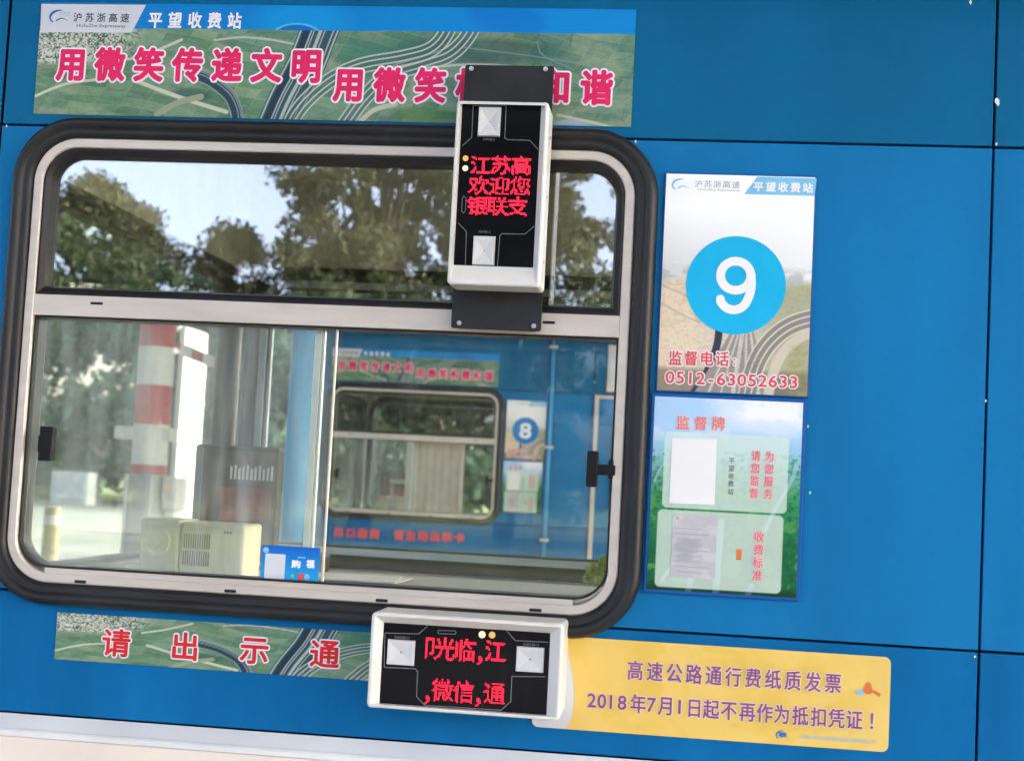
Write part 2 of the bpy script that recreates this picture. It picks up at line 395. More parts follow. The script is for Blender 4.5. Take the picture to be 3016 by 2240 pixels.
def aerial(X, Y):
    """aerial photograph of a motorway junction; X, Y in photograph pixels of the big banner"""
    n1 = vnoise(X/90, Y/40, 1); n2 = vnoise(X/14, Y/9, 2); n3 = vnoise(X/160+5, Y/90, 3)
    P = np.zeros(X.shape+(3,))+l3((122, 154, 124))
    P = mixc(P, np.clip((X-600)/700, 0, .8), l3((84, 126, 114)))
    P = mixc(P, np.clip((n1-.45)*5, 0, .8), l3((98, 140, 102)))
    P = mixc(P, np.clip((n3-.55)*6, 0, .7), l3((142, 158, 128)))
    st = .5+.5*np.sin((Y*1.0-X*.22)/5.5+n3*9)
    P = P*(1-.13*st*(X < 700))[..., None]
    P = mixc(P, np.clip((n2-.5)*1.6, 0, .16), l3((60, 92, 80)))
    # field parcels: slanted strips, each with its own tone
    rng = np.random.RandomState(5); u = (X*.94+Y*.55)/74; v = (Y*1.0-X*.16)/27+.35*np.sin(u); tone = rng.rand(64, 64)[np.floor(u).astype(int) % 64, np.floor(v).astype(int) % 64]
    P = mixc(P, np.clip(tone-.55, 0, 1)*.9, l3((150, 172, 134))); P = mixc(P, np.clip(.4-tone, 0, 1)*1.0, l3((66, 104, 84)))
    edge = np.minimum(np.abs(u-np.round(u))*74, np.abs(v-np.round(v))*27); P = mixc(P, np.clip(1.2-edge, 0, 1)*.35, l3((160, 172, 146)))
    h = vnoise(X/5, Y/4.2, 7, 2); hm = np.clip((235-Y-(X-120)*.22)/25, 0, 1)*np.clip((430-X)/90, 0, 1)*np.clip((205-Y)/15, 0, 1)
    P = mixc(P, hm*np.clip((h-.42)*7, 0, 1), l3((205, 203, 190))); P = mixc(P, hm*np.clip((.40-h)*7, 0, 1), l3((70, 88, 74)))
    P = mixc(P, soft(np.hypot((X-1420)/230, (Y-140)/40), 1, .5)*.7, l3((48, 92, 88)))
    P = mixc(P, soft(np.hypot((X-1150)/130, (Y-160)/60), 1, .5)*.6, l3((62, 118, 104)))
    P = mixc(P, soft(np.hypot((X-1270)/90, (Y-330)/22), 1, .5)*.7, l3((70, 120, 66)))
    P = mixc(P, soft(np.hypot((X-1700)/50, (Y-350)/16), 1, .4)*.8, l3((168, 178, 200)))
    P = mixc(P, soft(np.hypot((X-580)/60, (Y-285)/22), 1, .5)*.8, l3((58, 96, 92)))
    P = P*(.80+.36*vnoise(X/210+9, Y/75+2, 61)+.14*(vnoise(X/9, Y/6, 62, 3)-.5))[..., None]
    ln = np.abs(vnoise(X/120+2, Y/60+7, 63, 2)-.5); P = mixc(P, np.clip(1-ln/.012, 0, 1)*.45, l3((58, 88, 74)))
    pale = l3((196, 200, 178)); drk = l3((46, 70, 82))
    for pts, wd, c in (([(103, 298), (160, 272), (215, 255), (330, 240)], 4, pale), ([(400, 243), (520, 285), (610, 312), (690, 334)], 6, pale), ([(480, 345), (540, 310), (610, 290)], 9, l3((150, 158, 128))), ([(380, 182), (450, 160), (540, 120)], 4, pale)):
        P = mixc(P, soft(sdist(X, Y, pts), wd, 2), c)
    d = sdist(X, Y, [(560, 215), (630, 238), (690, 280), (714, 318), (724, 356), (728, 440)]); P = mixc(P, soft(d, 17), drk)
    for o in (-17, 4, 12, 17): P = mixc(P, soft(d-o, 1.6, 1.5)*.8, l3((150, 165, 165)))
    d = sdist(X, Y, [(640, 120), (720, 110), (800, 115), (880, 128)]); P = mixc(P, soft(d, 3)*.9, l3((190, 190, 180)))
    d = sdist(X, Y, [(975, 20), (948, 100), (918, 190), (872, 290), (846, 360), (815, 450)]); P = mixc(P, soft(d, 58), l3((54, 84, 90)))
    P = mixc(P, soft(d+34, 10), l3((40, 62, 74)))
    for o, wd in ((-52, 2.5), (-22, 2), (-14, 1.5), (4, 5), (16, 1.5), (40, 2), (52, 2.5)): P = mixc(P, soft(d-o, wd, 2)*.85, l3((182, 192, 184)))
    for base in ([(1420, 20), (1390, 95), (1340, 150), (1265, 180), (1170, 215), (1100, 280), (1040, 370), (1000, 440)], [(1350, 20), (1322, 95), (1280, 140), (1200, 165), (1080, 190), (985, 240), (900, 330), (860, 440)]):
        d = sdist(X, Y, base); P = mixc(P, soft(d, 22)*.6, l3((70, 98, 96)))
        for o in (-22, -8, 8, 22): P = mixc(P, soft(d-o, 2.3, 1.5)*.9, l3((188, 196, 184)))
    for pts, wd in (([(1270, 192), (1400, 180), (1540, 186), (1640, 215)], 3.4), ([(1620, 262), (1740, 268), (1870, 284)], 2), ([(1660, 322), (1780, 346), (1875, 374)], 4), ([(1590, 110), (1610, 150), (1700, 190)], 2), ([(1690, 115), (1750, 160), (1800, 185)], 2), ([(1380, 130), (1560, 150), (1860, 190)], 2), ([(1090, 352), (1130, 318), (1190, 300)], 7)):
        P = mixc(P, soft(sdist(X, Y, pts), wd, 2)*.8, pale if wd > 2.1 else l3((120, 150, 138)))
    return P

# ------------------------------------------------------------------ the setting
B8 = (-0.99, 6.156, -0.037)                    # where the next booth stands, seen from ours
mb = MB(); mb.add([(-400, -400, 0), (400, -400, 0), (400, 400, 0), (-400, 400, 0)], [(0, 1, 2, 3)]); struct('ground', mb, M['soil'])
mb = MB(); mb.add([(-70, -18, .004), (70, -18, .004), (70, 36, .004), (-70, 36, .004)], [(0, 1, 2, 3)]); struct('road', mb, M['road'])
mb = MB(); mb.add([(-70, -8.5, .008), (70, -8.5, .008), (70, 7.2, .008), (-70, 7.2, .008)], [(0, 1, 2, 3)]); struct('pavement', mb, M['concrete'])
for nm, dy in (('toll_island', 0), ('toll_island', B8[1])):
    mb = MB(); mb.prism(rr(-9, 9, -.32, 2.05, .6, 8), 0, 1)
    mb.v = [(p[0], p[2]+dy, .17*(1-p[1])) for p in mb.v]
    struct(nm, mb, M['concrete'], bevel=.02)

# ------------------------------------------------------------------ the toll booth (built once, then copied for the next lane)
XL, XR, XE = -1.185, .478, -1.30               # facade joints and the left end wall
Z0, Z1, Z2, Z3 = .868, 1.071, 1.865, 2.20
YB = 1.75                                      # far wall
WX0, WX1, WZ0, WZ1 = -1.112, -.0865, 1.088, 1.841
booth = empty('toll_booth', (-.3, 0, .17), 'blue toll booth with a black rubber rimmed sliding window, number nine sign beside it', 'toll booth', 'toll booths across the lanes')
G = .0021
def panel(x0, x1, z0, z1, m='blue'):
    mb = MB(); mb.box(x0+G, x1-G, 0, .02, z0+G, z1-G); return obj('wall_panel', mb, M[m], booth, bevel=.0015)
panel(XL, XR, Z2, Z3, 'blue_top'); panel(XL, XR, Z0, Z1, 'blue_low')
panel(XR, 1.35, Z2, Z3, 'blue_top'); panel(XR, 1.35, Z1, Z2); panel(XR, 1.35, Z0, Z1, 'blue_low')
mb = MB(); plate_hole(mb, rr(XL+G, XR-G, Z1+G, Z2-G, .001), rr(WX0+.006, WX1-.006, WZ0+.006, WZ1-.006, .07), 0, .02); obj('wall_panel', mb, M['blue'], booth)
for z0, z1 in ((Z0, Z1), (Z1, Z2), (Z2, Z3)):  # rounded left corner
    prof = [(XL-G, 0)]+[(XL-.035-.08*math.sin(a), .08-.08*math.cos(a)) for a in np.linspace(0, PI/2, 9)]+[(XE, .19)]
    mb = MB(); mb.loft([[(p[0], p[1], z) for p in prof] for z in (z0+G, z1-G)], closed=False)
    obj('corner_panel', mb, M['blue_top' if z0 == Z2 else 'blue'], booth, smooth=True)
mb = MB(); plate_hole(mb, rr(XE+.03, 1.33, Z0, Z3, .001), rr(WX0, WX1, WZ0, WZ1, .07), .021, .045); obj('joint_backing', mb, M['dark'], booth)
# base, ledge, roof, floor, ceiling, other walls
prof = [(-.001, Z0-.0005), (-.030, .8485), (-.036, .8490), (-.040, .8455), (-.040, .838), (-.001, .838)]
mb = MB(); mb.loft([[(x, y, z) for y, z in prof] for x in (XE-.03, 1.38)], True, True, True); obj('ledge', mb, M['ledge'], booth)
mb = MB(); mb.box(XE-.028, 1.378, -.0385, YB+.03, .13, .8375); obj('base', mb, M['cream'], booth, bevel=.004)
mb = MB(); mb.box(XE-.2, 1.55, -.30, YB+.25, Z3+.002, Z3+.085); obj('roof', mb, M['blue'], booth, bevel=.02)
mb = MB(); mb.box(XE+.01, 1.34, .05, YB-.01, Z3-.06, Z3-.002); obj('ceiling', mb, M['ceil'], booth)
mb = MB(); mb.box(XE+.02, 1.34, .0455, .06, .85, WZ0-.005); obj('inner_lining', mb, M['navy'], booth)
mb = MB(); mb.box(XE+.05, 1.34, YB-.062, YB-.05, .85, 1.012); obj('inner_lining', mb, M['navy'], booth)
EY0, EY1, EZ0, EZ1 = .22, 1.63, 1.05, 1.835
EX = lambda p, y: (XE+y, p[0], p[1])
mb = MB(); plate_hole(mb, rr(.19, YB, Z0, Z3, .001), rr(EY0, EY1, EZ0, EZ1, .09), 0, .03, EX); obj('end_wall', mb, M['in_wall'], booth)
mb = MB(); ring_sweep(mb, EY0+.02, EY1-.02, EZ0+.02, EZ1-.02, .07, [(.035, -.004), (.02, -.02), (0, -.015), (-.008, 0), (-.008, .03), (0, .05), (.03, .05), (.045, .035), (.0195, .032), (.0195, -.002)], fmap=EX)
ew = obj('end_window', mb, M['rubber'], booth, smooth=True)
mb = MB(); mb.prism(rr(EY0+.02, EY1-.02, EZ0+.02, EZ1-.02, .07), .008, .012); mb.v = [EX((v[0], v[2]), v[1]) for v in mb.v]
obj('glass_pane', mb, M['g_far'], ew)
EX2 = lambda p, y: (1.32+y, p[0], p[1])
mb = MB(); plate_hole(mb, rr(.03, YB, Z0, Z3, .001), rr(.2, YB-.2, .95, 2.0, .09), 0, .03, EX2); obj('end_wall', mb, M['in_wall'], booth)
mb = MB(); ring_sweep(mb, .22, YB-.22, .97, 1.98, .07, [(.035, -.004), (.02, -.02), (0, -.015), (-.008, 0), (-.008, .03), (0, .05), (.03, .05), (.045, .035), (.0195, .032), (.0195, -.002)], fmap=EX2); ew_added = obj('end_window', mb, M['rubber'], booth, smooth=True)  # unseen right window, added to let more light into the booth
mb = MB(); mb.prism(rr(.22, YB-.22, .97, 1.98, .07), .008, .012); mb.v = [EX2((v[0], v[2]), v[1]) for v in mb.v]; obj('glass_pane', mb, M['g_far'], ew_added)
FX0, FX1, FZ0, FZ1 = -1.225, .12, 1.052, 1.850
mb = MB(); plate_hole(mb, rr(XE+.031, 1.319, Z0, Z3, .001), rr(FX0, FX1, FZ0, FZ1, .08), YB-.048, YB); obj('far_wall', mb, M['in_wall'], booth)
mb = MB(); ring_sweep(mb, FX0+.006, FX1-.006, FZ0+.006, FZ1-.006, .074, [(.0, YB-.06), (.008, YB-.075), (.024, YB-.08), (.036, YB-.068), (.036, YB-.049), (.004, YB-.047), (.004, YB+.001), (.036, YB+.001), (.03, YB+.02), (.0, YB+.02)])
fw = obj('far_window', mb, M['rubber_matt'], booth, smooth=True)
mb = MB(); ring_sweep(mb, FX0+.008, FX1-.008, FZ0+.008, FZ1-.008, .07, [(0, YB-.058), (-.02, YB-.058), (-.02, YB+.012), (0, YB+.012)]); obj('frame', mb, M['grey_frame'], fw)
mb = MB(); mb.box(FX0+.025, FX1-.025, YB-.02, YB-.016, FZ0+.025, FZ1-.025); obj('glass_pane', mb, M['g_far'], fw)
mb = MB(); ring_sweep(mb, FX0+.0285, FX1-.0285, FZ0+.0285, FZ1-.0285, .052, [(0, YB-.052), (-.006, YB-.052), (-.006, YB-.022), (0, YB-.022)]); obj('inner_seal', mb, M['dark'], fw)
mb = MB(); mb.box(-1.245, 1.3, .062, 1.05, 1.03, 1.06); obj('counter', mb, M['counter'], booth, bevel=.004)
# the sliding window
mb = MB()
ring_sweep(mb, WX0, WX1, WZ0, WZ1, .075, [(0, -.012), (-.002, -.014), (-.0145, -.014), (-.016, -.012), (-.016, .044), (0, .044)])
mb.box(WX0+.0155, WX1-.0155, -.0125, .03, 1.5365, 1.5715)
mb.box(WX0+.07, WX1-.07, -.0115, .02, WZ0+.0155, WZ0+.0245)
win = obj('window', mb, M['alu'], booth, bevel=0)
mb = MB(); ring_sweep(mb, WX0, WX1, WZ0, WZ1, .075, [(.0005, .0), (.001, -.013), (.004, -.019), (.010, -.0215), (.0135, -.0195), (.016, -.024), (.024, -.030), (.031, -.027), (.036, -.016), (.038, -.001), (.038, .001), (.0005, .001)], n=18)
rub = obj('rubber_rim', mb, M['rubber'], win, smooth=True)
mb = MB(); ring_sweep(mb, WX0+.016, WX1-.016, 1.5717, WZ1-.016, (.004, .004, .06, .06), [(0, -.009), (-.004, -.010), (-.012, -.004), (-.016, .012), (-.016, .02), (0, .02)])
obj('upper_gasket', mb, M['rubber'], win, smooth=False)
mb = MB(); mb.prism(rr(WX0+.03, WX1-.03, 1.576, WZ1-.03, (.003, .003, .048, .048)), .012, .016); obj('upper_pane', mb, M['g_tint'], win)
# black seal round the lower opening, rails and the two panes
mb = MB(); ring_sweep(mb, WX0+.016, WX1-.016, WZ0+.0247, 1.5363, (.055, .055, .002, .002), [(0, -.006), (-.0035, -.006), (-.0035, .036), (0, .036)]); obj('lower_seal', mb, M['rubber'], win)
mb = MB(); mb.prism(rr(WX0+.0198, -.571, WZ0+.0282, 1.533, (.05, .002, .002, .002)), .006, .010); lp = obj('sliding_pane', mb, M['g_hazy'], win)
mb = MB(); mb.prism(rr(-.601, WX1-.0198, WZ0+.0282, 1.533, (.002, .05, .002, .002)), .022, .026); rp = obj('sliding_pane', mb, M['g_clear'], win)
mb = MB(); mb.box(-.612, -.600, .0185, .0295, WZ0+.0282, 1.533); mb.box(-.5985, -.594, .0195, .0285, WZ0+.0282, 1.533); obj('sash_stile', mb, M['alu_bright'], win, bevel=.0012)
mb = MB(); mb.box(-.5735, -.570, .0045, .0115, WZ0+.0282, 1.533); obj('sash_edge', mb, M['alu'], win, bevel=.001)
for (u0, u1, v, dz) in ((275, 312, 896, 0), (1600, 1637, 952, 0)):
    a = at(u0, v); b = at(u1, v); mb = MB(); zc = (a[1]+b[1])/2; mb.prism(rr(a[0], b[0], zc-.0022, zc+.0022, .0018, 4), -.0132, -.011); obj('drain_slot', mb, M['dark'], win)
for (u, v) in ((246.6, 1715), (686, 1738.8), (1130, 1759.5), (1579.8, 1784)):
    a = at(u, v); mb = MB(); mb.prism(rr(a[0]-.010, a[0]+.010, 1.0905, 1.0955, .0018, 4), -.0148, -.012); obj('drain_slot', mb, M['dark'], win)
a0, a1 = at(127, 1255, -.01), at(158, 1358, -.01)
mb = MB(); mb.box(a0[0], a1[0], -.022, -.004, a1[1], a0[1]); mb.box(a0[0]-.006, a0[0]+.004, -.014, .004, (a0[1]+a1[1])/2-.014, (a0[1]+a1[1])/2+.014); obj('latch', mb, M['black_plastic'], win, bevel=.002)
a0, a1 = at(1731, 1327, -.01), at(1759, 1434, -.01); zc = (a0[1]+a1[1])/2
mb = MB(); mb.box(a0[0], a1[0], -.024, -.006, a1[1], a0[1]); mb.box(a1[0]-.003, a1[0]+.028, -.016, .006, zc-.009, zc+.008); mb.box(a1[0]+.016, a1[0]+.025, -.0155, .012, zc-.014, zc+.016); obj('latch', mb, M['black_plastic'], win, bevel=.002)

rng = random.Random(4); mb = MB()
for (u, v, r) in ((2937, 300, .0052), (2858, 8, .0030), (2934, 425, .0022), (2240, 1030, .0020), (2380, 1255, .0018), (2386, 1450, .0022), (1896, 1150, .0026), (1872, 417, .0022), (2903, 1180, .0016), (2871, 1932, .0020), (20, 372, .0020)):
    p = at(u, v); mb.poly([(p[0]+r*(.6+.6*rng.random())*.8*math.cos(2*PI*i/9), p[1]+r*(.7+.6*rng.random())*1.2*math.sin(2*PI*i/9)) for i in range(9)], -.0012)
obj('paint_chips', mb, M['white_paint'], booth)
booth8 = copy_tree(booth, B8, 'second blue toll booth seen through the window, with number eight sign and metal door')
WO[booth8.name] = tuple(booth8.location)
# the next booth's door on its right panel
ox, oy, oz = B8
mb = MB(); f = [(ox+.487, oz+.30), (ox+.487, oz+1.862), (ox+1.25, oz+1.862), (ox+1.25, oz+.30)]
mb.box(ox+.487, ox+.512, oy-.014, oy-.001, oz+.87, oz+1.862); mb.box(ox+1.225, ox+1.25, oy-.014, oy-.001, oz+.87, oz+1.862); mb.box(ox+.512, ox+1.225, oy-.0135, oy-.001, oz+1.84, oz+1.862)
dr = obj('door', mb, M['alu'], booth8, bevel=.002)
mb = MB(); ring_sweep(mb, ox+.63, ox+1.11, oz+1.12, oz+1.70, .07, [(0, oy-.001), (0, oy-.018), (.012, oy-.024), (.026, oy-.015), (.03, oy-.001)]); obj('window_rim', mb, M['rubber'], dr, smooth=True)
mb = MB(); mb.prism(rr(ox+.633, ox+1.107, oz+1.123, oz+1.697, .067), oy-.006, oy-.002); obj('glass_pane', mb, M['grey_white'], dr)

# ------------------------------------------------------------------ signs and printed sheets on the facade
def swoosh(mb, cx, cz, s, y):
    up = []; lo = []
    for i in range(15):
        t = i/14; a = PI*(.35+.95*t)
        up.append((cx+s*(-.1+.52*math.cos(a)), cz+s*(.02+.40*math.sin(a)))); wd = .13*math.sin(PI*min(1, t*1.25+.02)*.8)+.015
        lo.append((cx+s*(-.1+(.52-wd)*math.cos(a)), cz+s*(.02+(.40-wd)*math.sin(a))))
    for i in range(14): mb.poly([up[i], up[i+1], lo[i+1], lo[i]], y)
    tail = [(cx+s*(-.22+.72*t), cz+s*(-.20+.16*math.sin(t*PI)-.03*t)) for t in np.linspace(0, 1, 9)]
    for i in range(8):
        w0 = s*(.045*(1-i/8)+.006); w1 = s*(.045*(1-(i+1)/8)+.006); p, q = tail[i], tail[i+1]
        mb.poly([(p[0], p[1]-w0), (q[0], q[1]-w1), (q[0], q[1]+w1), (p[0], p[1]+w0)], y-1e-5)

def z1(x, y): return at(x*.4496, y*.4496)
def z2(x, y): return at(900+x*.4496, y*.4496)
BX0, BX1, BZ0, BZ1, BZH = -1.1275, -.099, 1.8845, 2.081, 2.038
def banner_fn(U, V):
    X = 100+U*1768; Y = 352-V*340; P = aerial(X, Y)
    hd = V > (BZH-BZ0)/(BZ1-BZ0)+.012*np.clip((X-380)/1400, -.3, 1)-.004
    H = np.zeros(X.shape+(3,))+l3((0, 128, 200))
    H = mixc(H, np.clip((X-900)/900, 0, .9), l3((0, 142, 212)))
    H = mixc(H, soft(np.hypot((X-900)/130, (Y-60)/60), 1, .7)*.8, l3((0, 150, 216)))
    H = mixc(H, soft(np.hypot((X-885)/72, (Y-112)/42), 1, .08), l3((0, 108, 190)))
    H = mixc(H, np.clip(soft(np.abs(np.hypot((X-885)/72, (Y-112)/42)-1.06), .05, .06), 0, 1)*.6, l3((120, 205, 232)))
    H = mixc(H, soft(sdist(X, Y, [(1440, 20), (1560, 60), (1500, 115)]), 50, 40)*.5, l3((0, 108, 196)))
    H = mixc(H, np.clip((X-1500)/700, 0, 1)*.6, l3((0, 134, 210)))
    return np.where(hd[..., None], H, P)
bo = ((BX0+BX1)/2, -.002, (BZ0+BZ1)/2)
banner = grid_sheet('banner', BX0, BX1, BZ0, BZ1, -.002, 900, 172, banner_fn, origin=bo)
tag(banner, 'wide printed banner with magenta slogan over an aerial motorway photo, above the near window', 'banner', 'slogan banners above booth windows')
mb = MB(); mb.poly([z1(268, 215), z1(866, 218), z1(960, 36), z1(275, 30)], -.0024); obj('logo_block', mb, M['grey_white'], banner)
mb = MB(); swoosh(mb, *z1(398, 118), .032, -.0028); obj('logo', mb, M['ink_blue'], banner)
mb = MB(); p = z1(430, 95); put(mb, 'HSZ', p[0], p[1], .017, .006, -.0028, lean=.3); obj('logo_lettering', mb, M['ink_lblue'], banner)
mb = MB(); line(mb, '沪苏浙高速', z1(514, 118), z1(822, 122), .0165, .0170, -.0028, .0003); p = z1(667, 176); put(mb, 'HuSuZhe Expressway', p[0], p[1], .088, .0075, -.0028); obj('company_lettering', mb, M['ink_dark'], banner)
mb = MB(); line(mb, '平望收费站', z1(1022, 135), z1(1540, 140), .0250, .0290, -.0028, .0009); obj('station_lettering', mb, M['white_ink'], banner)
SL = (('用微笑传递文明', z1(475, 424), z1(2010, 436)), ('用微笑构建和谐', z2(288, 557), z2(1908, 577)))
for (s, a, b) in SL:
    mb = MB(); line(mb, s, a, b, .0535, .0600, -.0032, .0056, nd=16); obj('letter_outline', mb, M['white_ink'], banner)
    mb = MB(); line(mb, s, a, b, .0535, .0600, -.0040, .0024, nd=12); obj('slogan_lettering', mb, M['magenta'], banner)

def z7(x, y): return at(1880+x*.4358, 480+y*.4358, -.006)
def poster_fn(U, V):
    X = 160+U*1000; Y = 1560-V*1485; n = vnoise(X/130, Y/60, 21); n2 = vnoise(X/22, Y/14, 22)
    P = np.zeros(X.shape+(3,))+l3((246, 248, 248))
    P = mixc(P, np.clip((Y-310)/420, 0, 1)*.95*np.clip(1.15-X/1500, 0, 1), l3((208, 210, 210)))
    P = mixc(P, np.clip((n-.5)*4, 0, 1)*np.clip((Y-300)/200, 0, 1)*.35, l3((236, 236, 234)))
    land = np.clip((Y-760-20*n)/60, 0, 1)
    P = mixc(P, land, l3((206, 200, 184))); P = mixc(P, land*np.clip((620-X)/260, 0, 1), l3((226, 208, 182)))
    P = mixc(P, land*np.clip((X-700)/300, 0, 1)*.85, l3((164, 168, 132)))
    P = mixc(P, land*np.clip((n2-.5)*2, 0, .2), l3((140, 134, 112)))
    hz = np.clip((Y-690)/60, 0, 1)*np.clip((860-Y)/60, 0, 1); P = mixc(P, hz*np.clip((n-.42)*6, 0, .8), l3((176, 180, 176)))
    for pts in ([(150, 840), (300, 900), (420, 960)], [(150, 960), (300, 1040), (430, 1090)], [(1000, 900), (1080, 940), (1180, 930)]): P = mixc(P, soft(sdist(X, Y, pts), 7, 6)*land*.6, l3((168, 166, 152)))
    bt = np.clip((Y-1385)/40, 0, 1); P = mixc(P, bt*.75, l3((108, 98, 84)))
    d = sdist(X, Y, [(640, 1110), (600, 1320), (510, 1580)]); wd = 60+np.clip(Y-1100, 0, 600)*.42
    P = mixc(P, soft(sdist(X, Y, [(560, 1130), (545, 1260), (480, 1450), (400, 1580)]), 26, 8)*(Y > 1120), l3((58, 62, 80)))
    road = np.clip((wd-np.abs(X-(720-(Y-1100)*.12)))/8, 0, 1)*(Y > 1120); P = mixc(P, road, l3((152, 146, 138)))
    for k, wl in ((-.62, 8), (-.3, 6), (.02, 14), (.34, 8), (.7, 9)): P = mixc(P, soft(X-(720-(Y-1100)*.12)-wd*k, wl, 6)*(Y > 1130)*.8, l3((214, 208, 196)))
    d = sdist(X, Y, [(1330, 1010), (1200, 1030), (1060, 1075), (950, 1150), (860, 1260), (800, 1400), (760, 1600), (740, 1800)]); P = mixc(P, soft(d, 60, 10), l3((140, 136, 128)))
    for o in (-60, -20, 22, 60): P = mixc(P, soft(d-o, 5, 5), l3((212, 206, 192)))
    d = sdist(X, Y, [(1330, 1080), (1200, 1120), (1080, 1180), (980, 1290), (930, 1420), (900, 1580), (890, 1700)]); P = mixc(P, soft(d, 34, 10), l3((206, 196, 178)))
    P = mixc(P, np.clip((X-1010)/40, 0, 1)*np.clip((Y-1200)/40, 0, 1)*np.clip((n2-.3)*2, 0, 1)*.8, l3((160, 152, 96)))
    P = mixc(P, soft(n2-.45, .03, .03)*road*.4, l3((96, 92, 90)))
    return P
def sheet_board(name, x0, x1, z0, z1, label, cat, group, margin=0.0025, th=.005, m=None):
    mb = MB(); mb.box(x0-margin, x1+margin, -th, -.0005, z0-margin, z1+margin)
    return tag(obj(name, mb, m or M['board'], origin=((x0+x1)/2, 0, (z0+z1)/2), bevel=.001), label, cat, group)
PX0, PX1, PZ0, PZ1 = -.0375, .2005, 1.455, 1.808
poster = sheet_board('number_sign', PX0, PX1, PZ0, PZ1, 'tall lane number sign with a white 9 on a cyan disc and red phone number', 'sign', 'lane number signs')
grid_sheet('photo_print', PX0, PX1, PZ0, PZ1, -.0056, 240, 356, poster_fn, parent=poster)
mb = MB(); mb.poly([z7(717, 210), z7(1192, 222), z7(1206, 104), z7(806, 92)], -.0060); obj('station_strip', mb, M['trap'], poster)
mb = MB(); swoosh(mb, *z7(292, 150), .026, -.0062); obj('logo', mb, M['ink_lblue'], poster)
mb = MB(); line(mb, '沪苏浙高速', z7(408, 140), z7(660, 148), .0135, .0125, -.0062); p = z7(545, 184); put(mb, 'HuSuZhe Expressway', p[0], p[1], .068, .0042, -.0062); obj('company_lettering', mb, M['ink_grey'], poster)
mb = MB(); line(mb, '平望收费站', z7(812, 160), z7(1146, 168), .0165, .0165, -.0066, .0007); obj('station_lettering', mb, M['white_ink'], poster)
cx, cz = z7(658, 825); R9 = .0795
mb = MB(); mb.poly([(cx+R9*math.cos(2*PI*i/64), cz+R9*math.sin(2*PI*i/64)) for i in range(64)], -.0064); disc9 = obj('number_disc', mb, M['cyan_disc'], poster)
def nine(mb, cx, cz, h, y, th):
    """a round-ended 9 drawn as a stroke"""
    r = h*.30; c = (0, h*.5-r-th*.0); P = []
    for i in range(41): a = -PI*.02+2*PI*i/40; P.append((r*math.cos(a), c[1]+1.04*r*math.sin(a)))
    Q = [(r, c[1])]+[(r*(1-.02*t-.42*t**3), c[1]-(c[1]+h*.24)*t) for t in np.linspace(.1, 1, 8)]
    e = Q[-1]; r2 = h*.26
    Q += [(e[0]-.0*i+(-.02-(e[0]+r*.92)*t), -h*.24-h*.245*math.sin(PI*.5*(1-abs(2*t-.9)**1.6 if t < .95 else .3))) for i, t in enumerate(np.linspace(.1, 1, 14))]
    return P, Q
def stroke(mb, pts, y, wd):
    n = len(pts); L = []; Rr = []
    for i in range(n):
        a = np.array(pts[max(0, i-1)]); b = np.array(pts[min(n-1, i+1)]); d = (b-a)/(np.linalg.norm(b-a)+1e-9); q = np.array([-d[1], d[0]])*wd/2
        L.append(np.array(pts[i])+q); Rr.append(np.array(pts[i])-q)
    for i in range(n-1): mb.poly([Rr[i], Rr[i+1], L[i+1], L[i]], y-i*4e-6)
    for p in (pts[0], pts[-1]): mb.poly([(p[0]+wd/2*math.cos(2*PI*i/16), p[1]+wd/2*math.sin(2*PI*i/16)) for i in range(16)], y-3e-4)
def spline(pts, m=8):
    P = np.array(pts, float); P = np.vstack([2*P[0]-P[1], P, 2*P[-1]-P[-2]]); o = []
    for i in range(1, len(P)-2):
        for t in np.linspace(0, 1, m)[:-1]: o.append(.5*(2*P[i]+(P[i+1]-P[i-1])*t+(2*P[i-1]-5*P[i]+4*P[i+1]-P[i+2])*t*t+(-P[i-1]+3*P[i]-3*P[i+1]+P[i+2])*t**3))
    return o+[P[-2]]
mb = MB()
loop = [z7(658+102*math.cos(2*PI*i/40), 762+98*math.sin(2*PI*i/40)) for i in range(41)]
tail = spline([z7(762, 752), z7(764, 830), z7(748, 900), z7(712, 965), z7(655, 992), z7(597, 980), z7(560, 942), z7(555, 920)])
stroke(mb, loop, -.0070, .0140); stroke(mb, tail, -.0074, .0140)
dig9 = obj('numeral', mb, M['white_ink'], poster)
for mm, nm, fat, yy in ((M['white_ink'], 'letter_outline', .0024, -.0062), (M['pink_ink'], 'phone_lettering', .0006, -.0068)):
    mb = MB(); line(mb, '监督电话', z7(250, 1317), z7(568, 1322), .0225, .0250, yy, fat); put(mb, ':', *z7(650, 1332), .018, .022, yy, fat)
    line(mb, '0512-63052633', z7(214, 1446), z7(1050, 1480), .0300, .0265, yy, fat); obj(nm, mb, mm, poster)

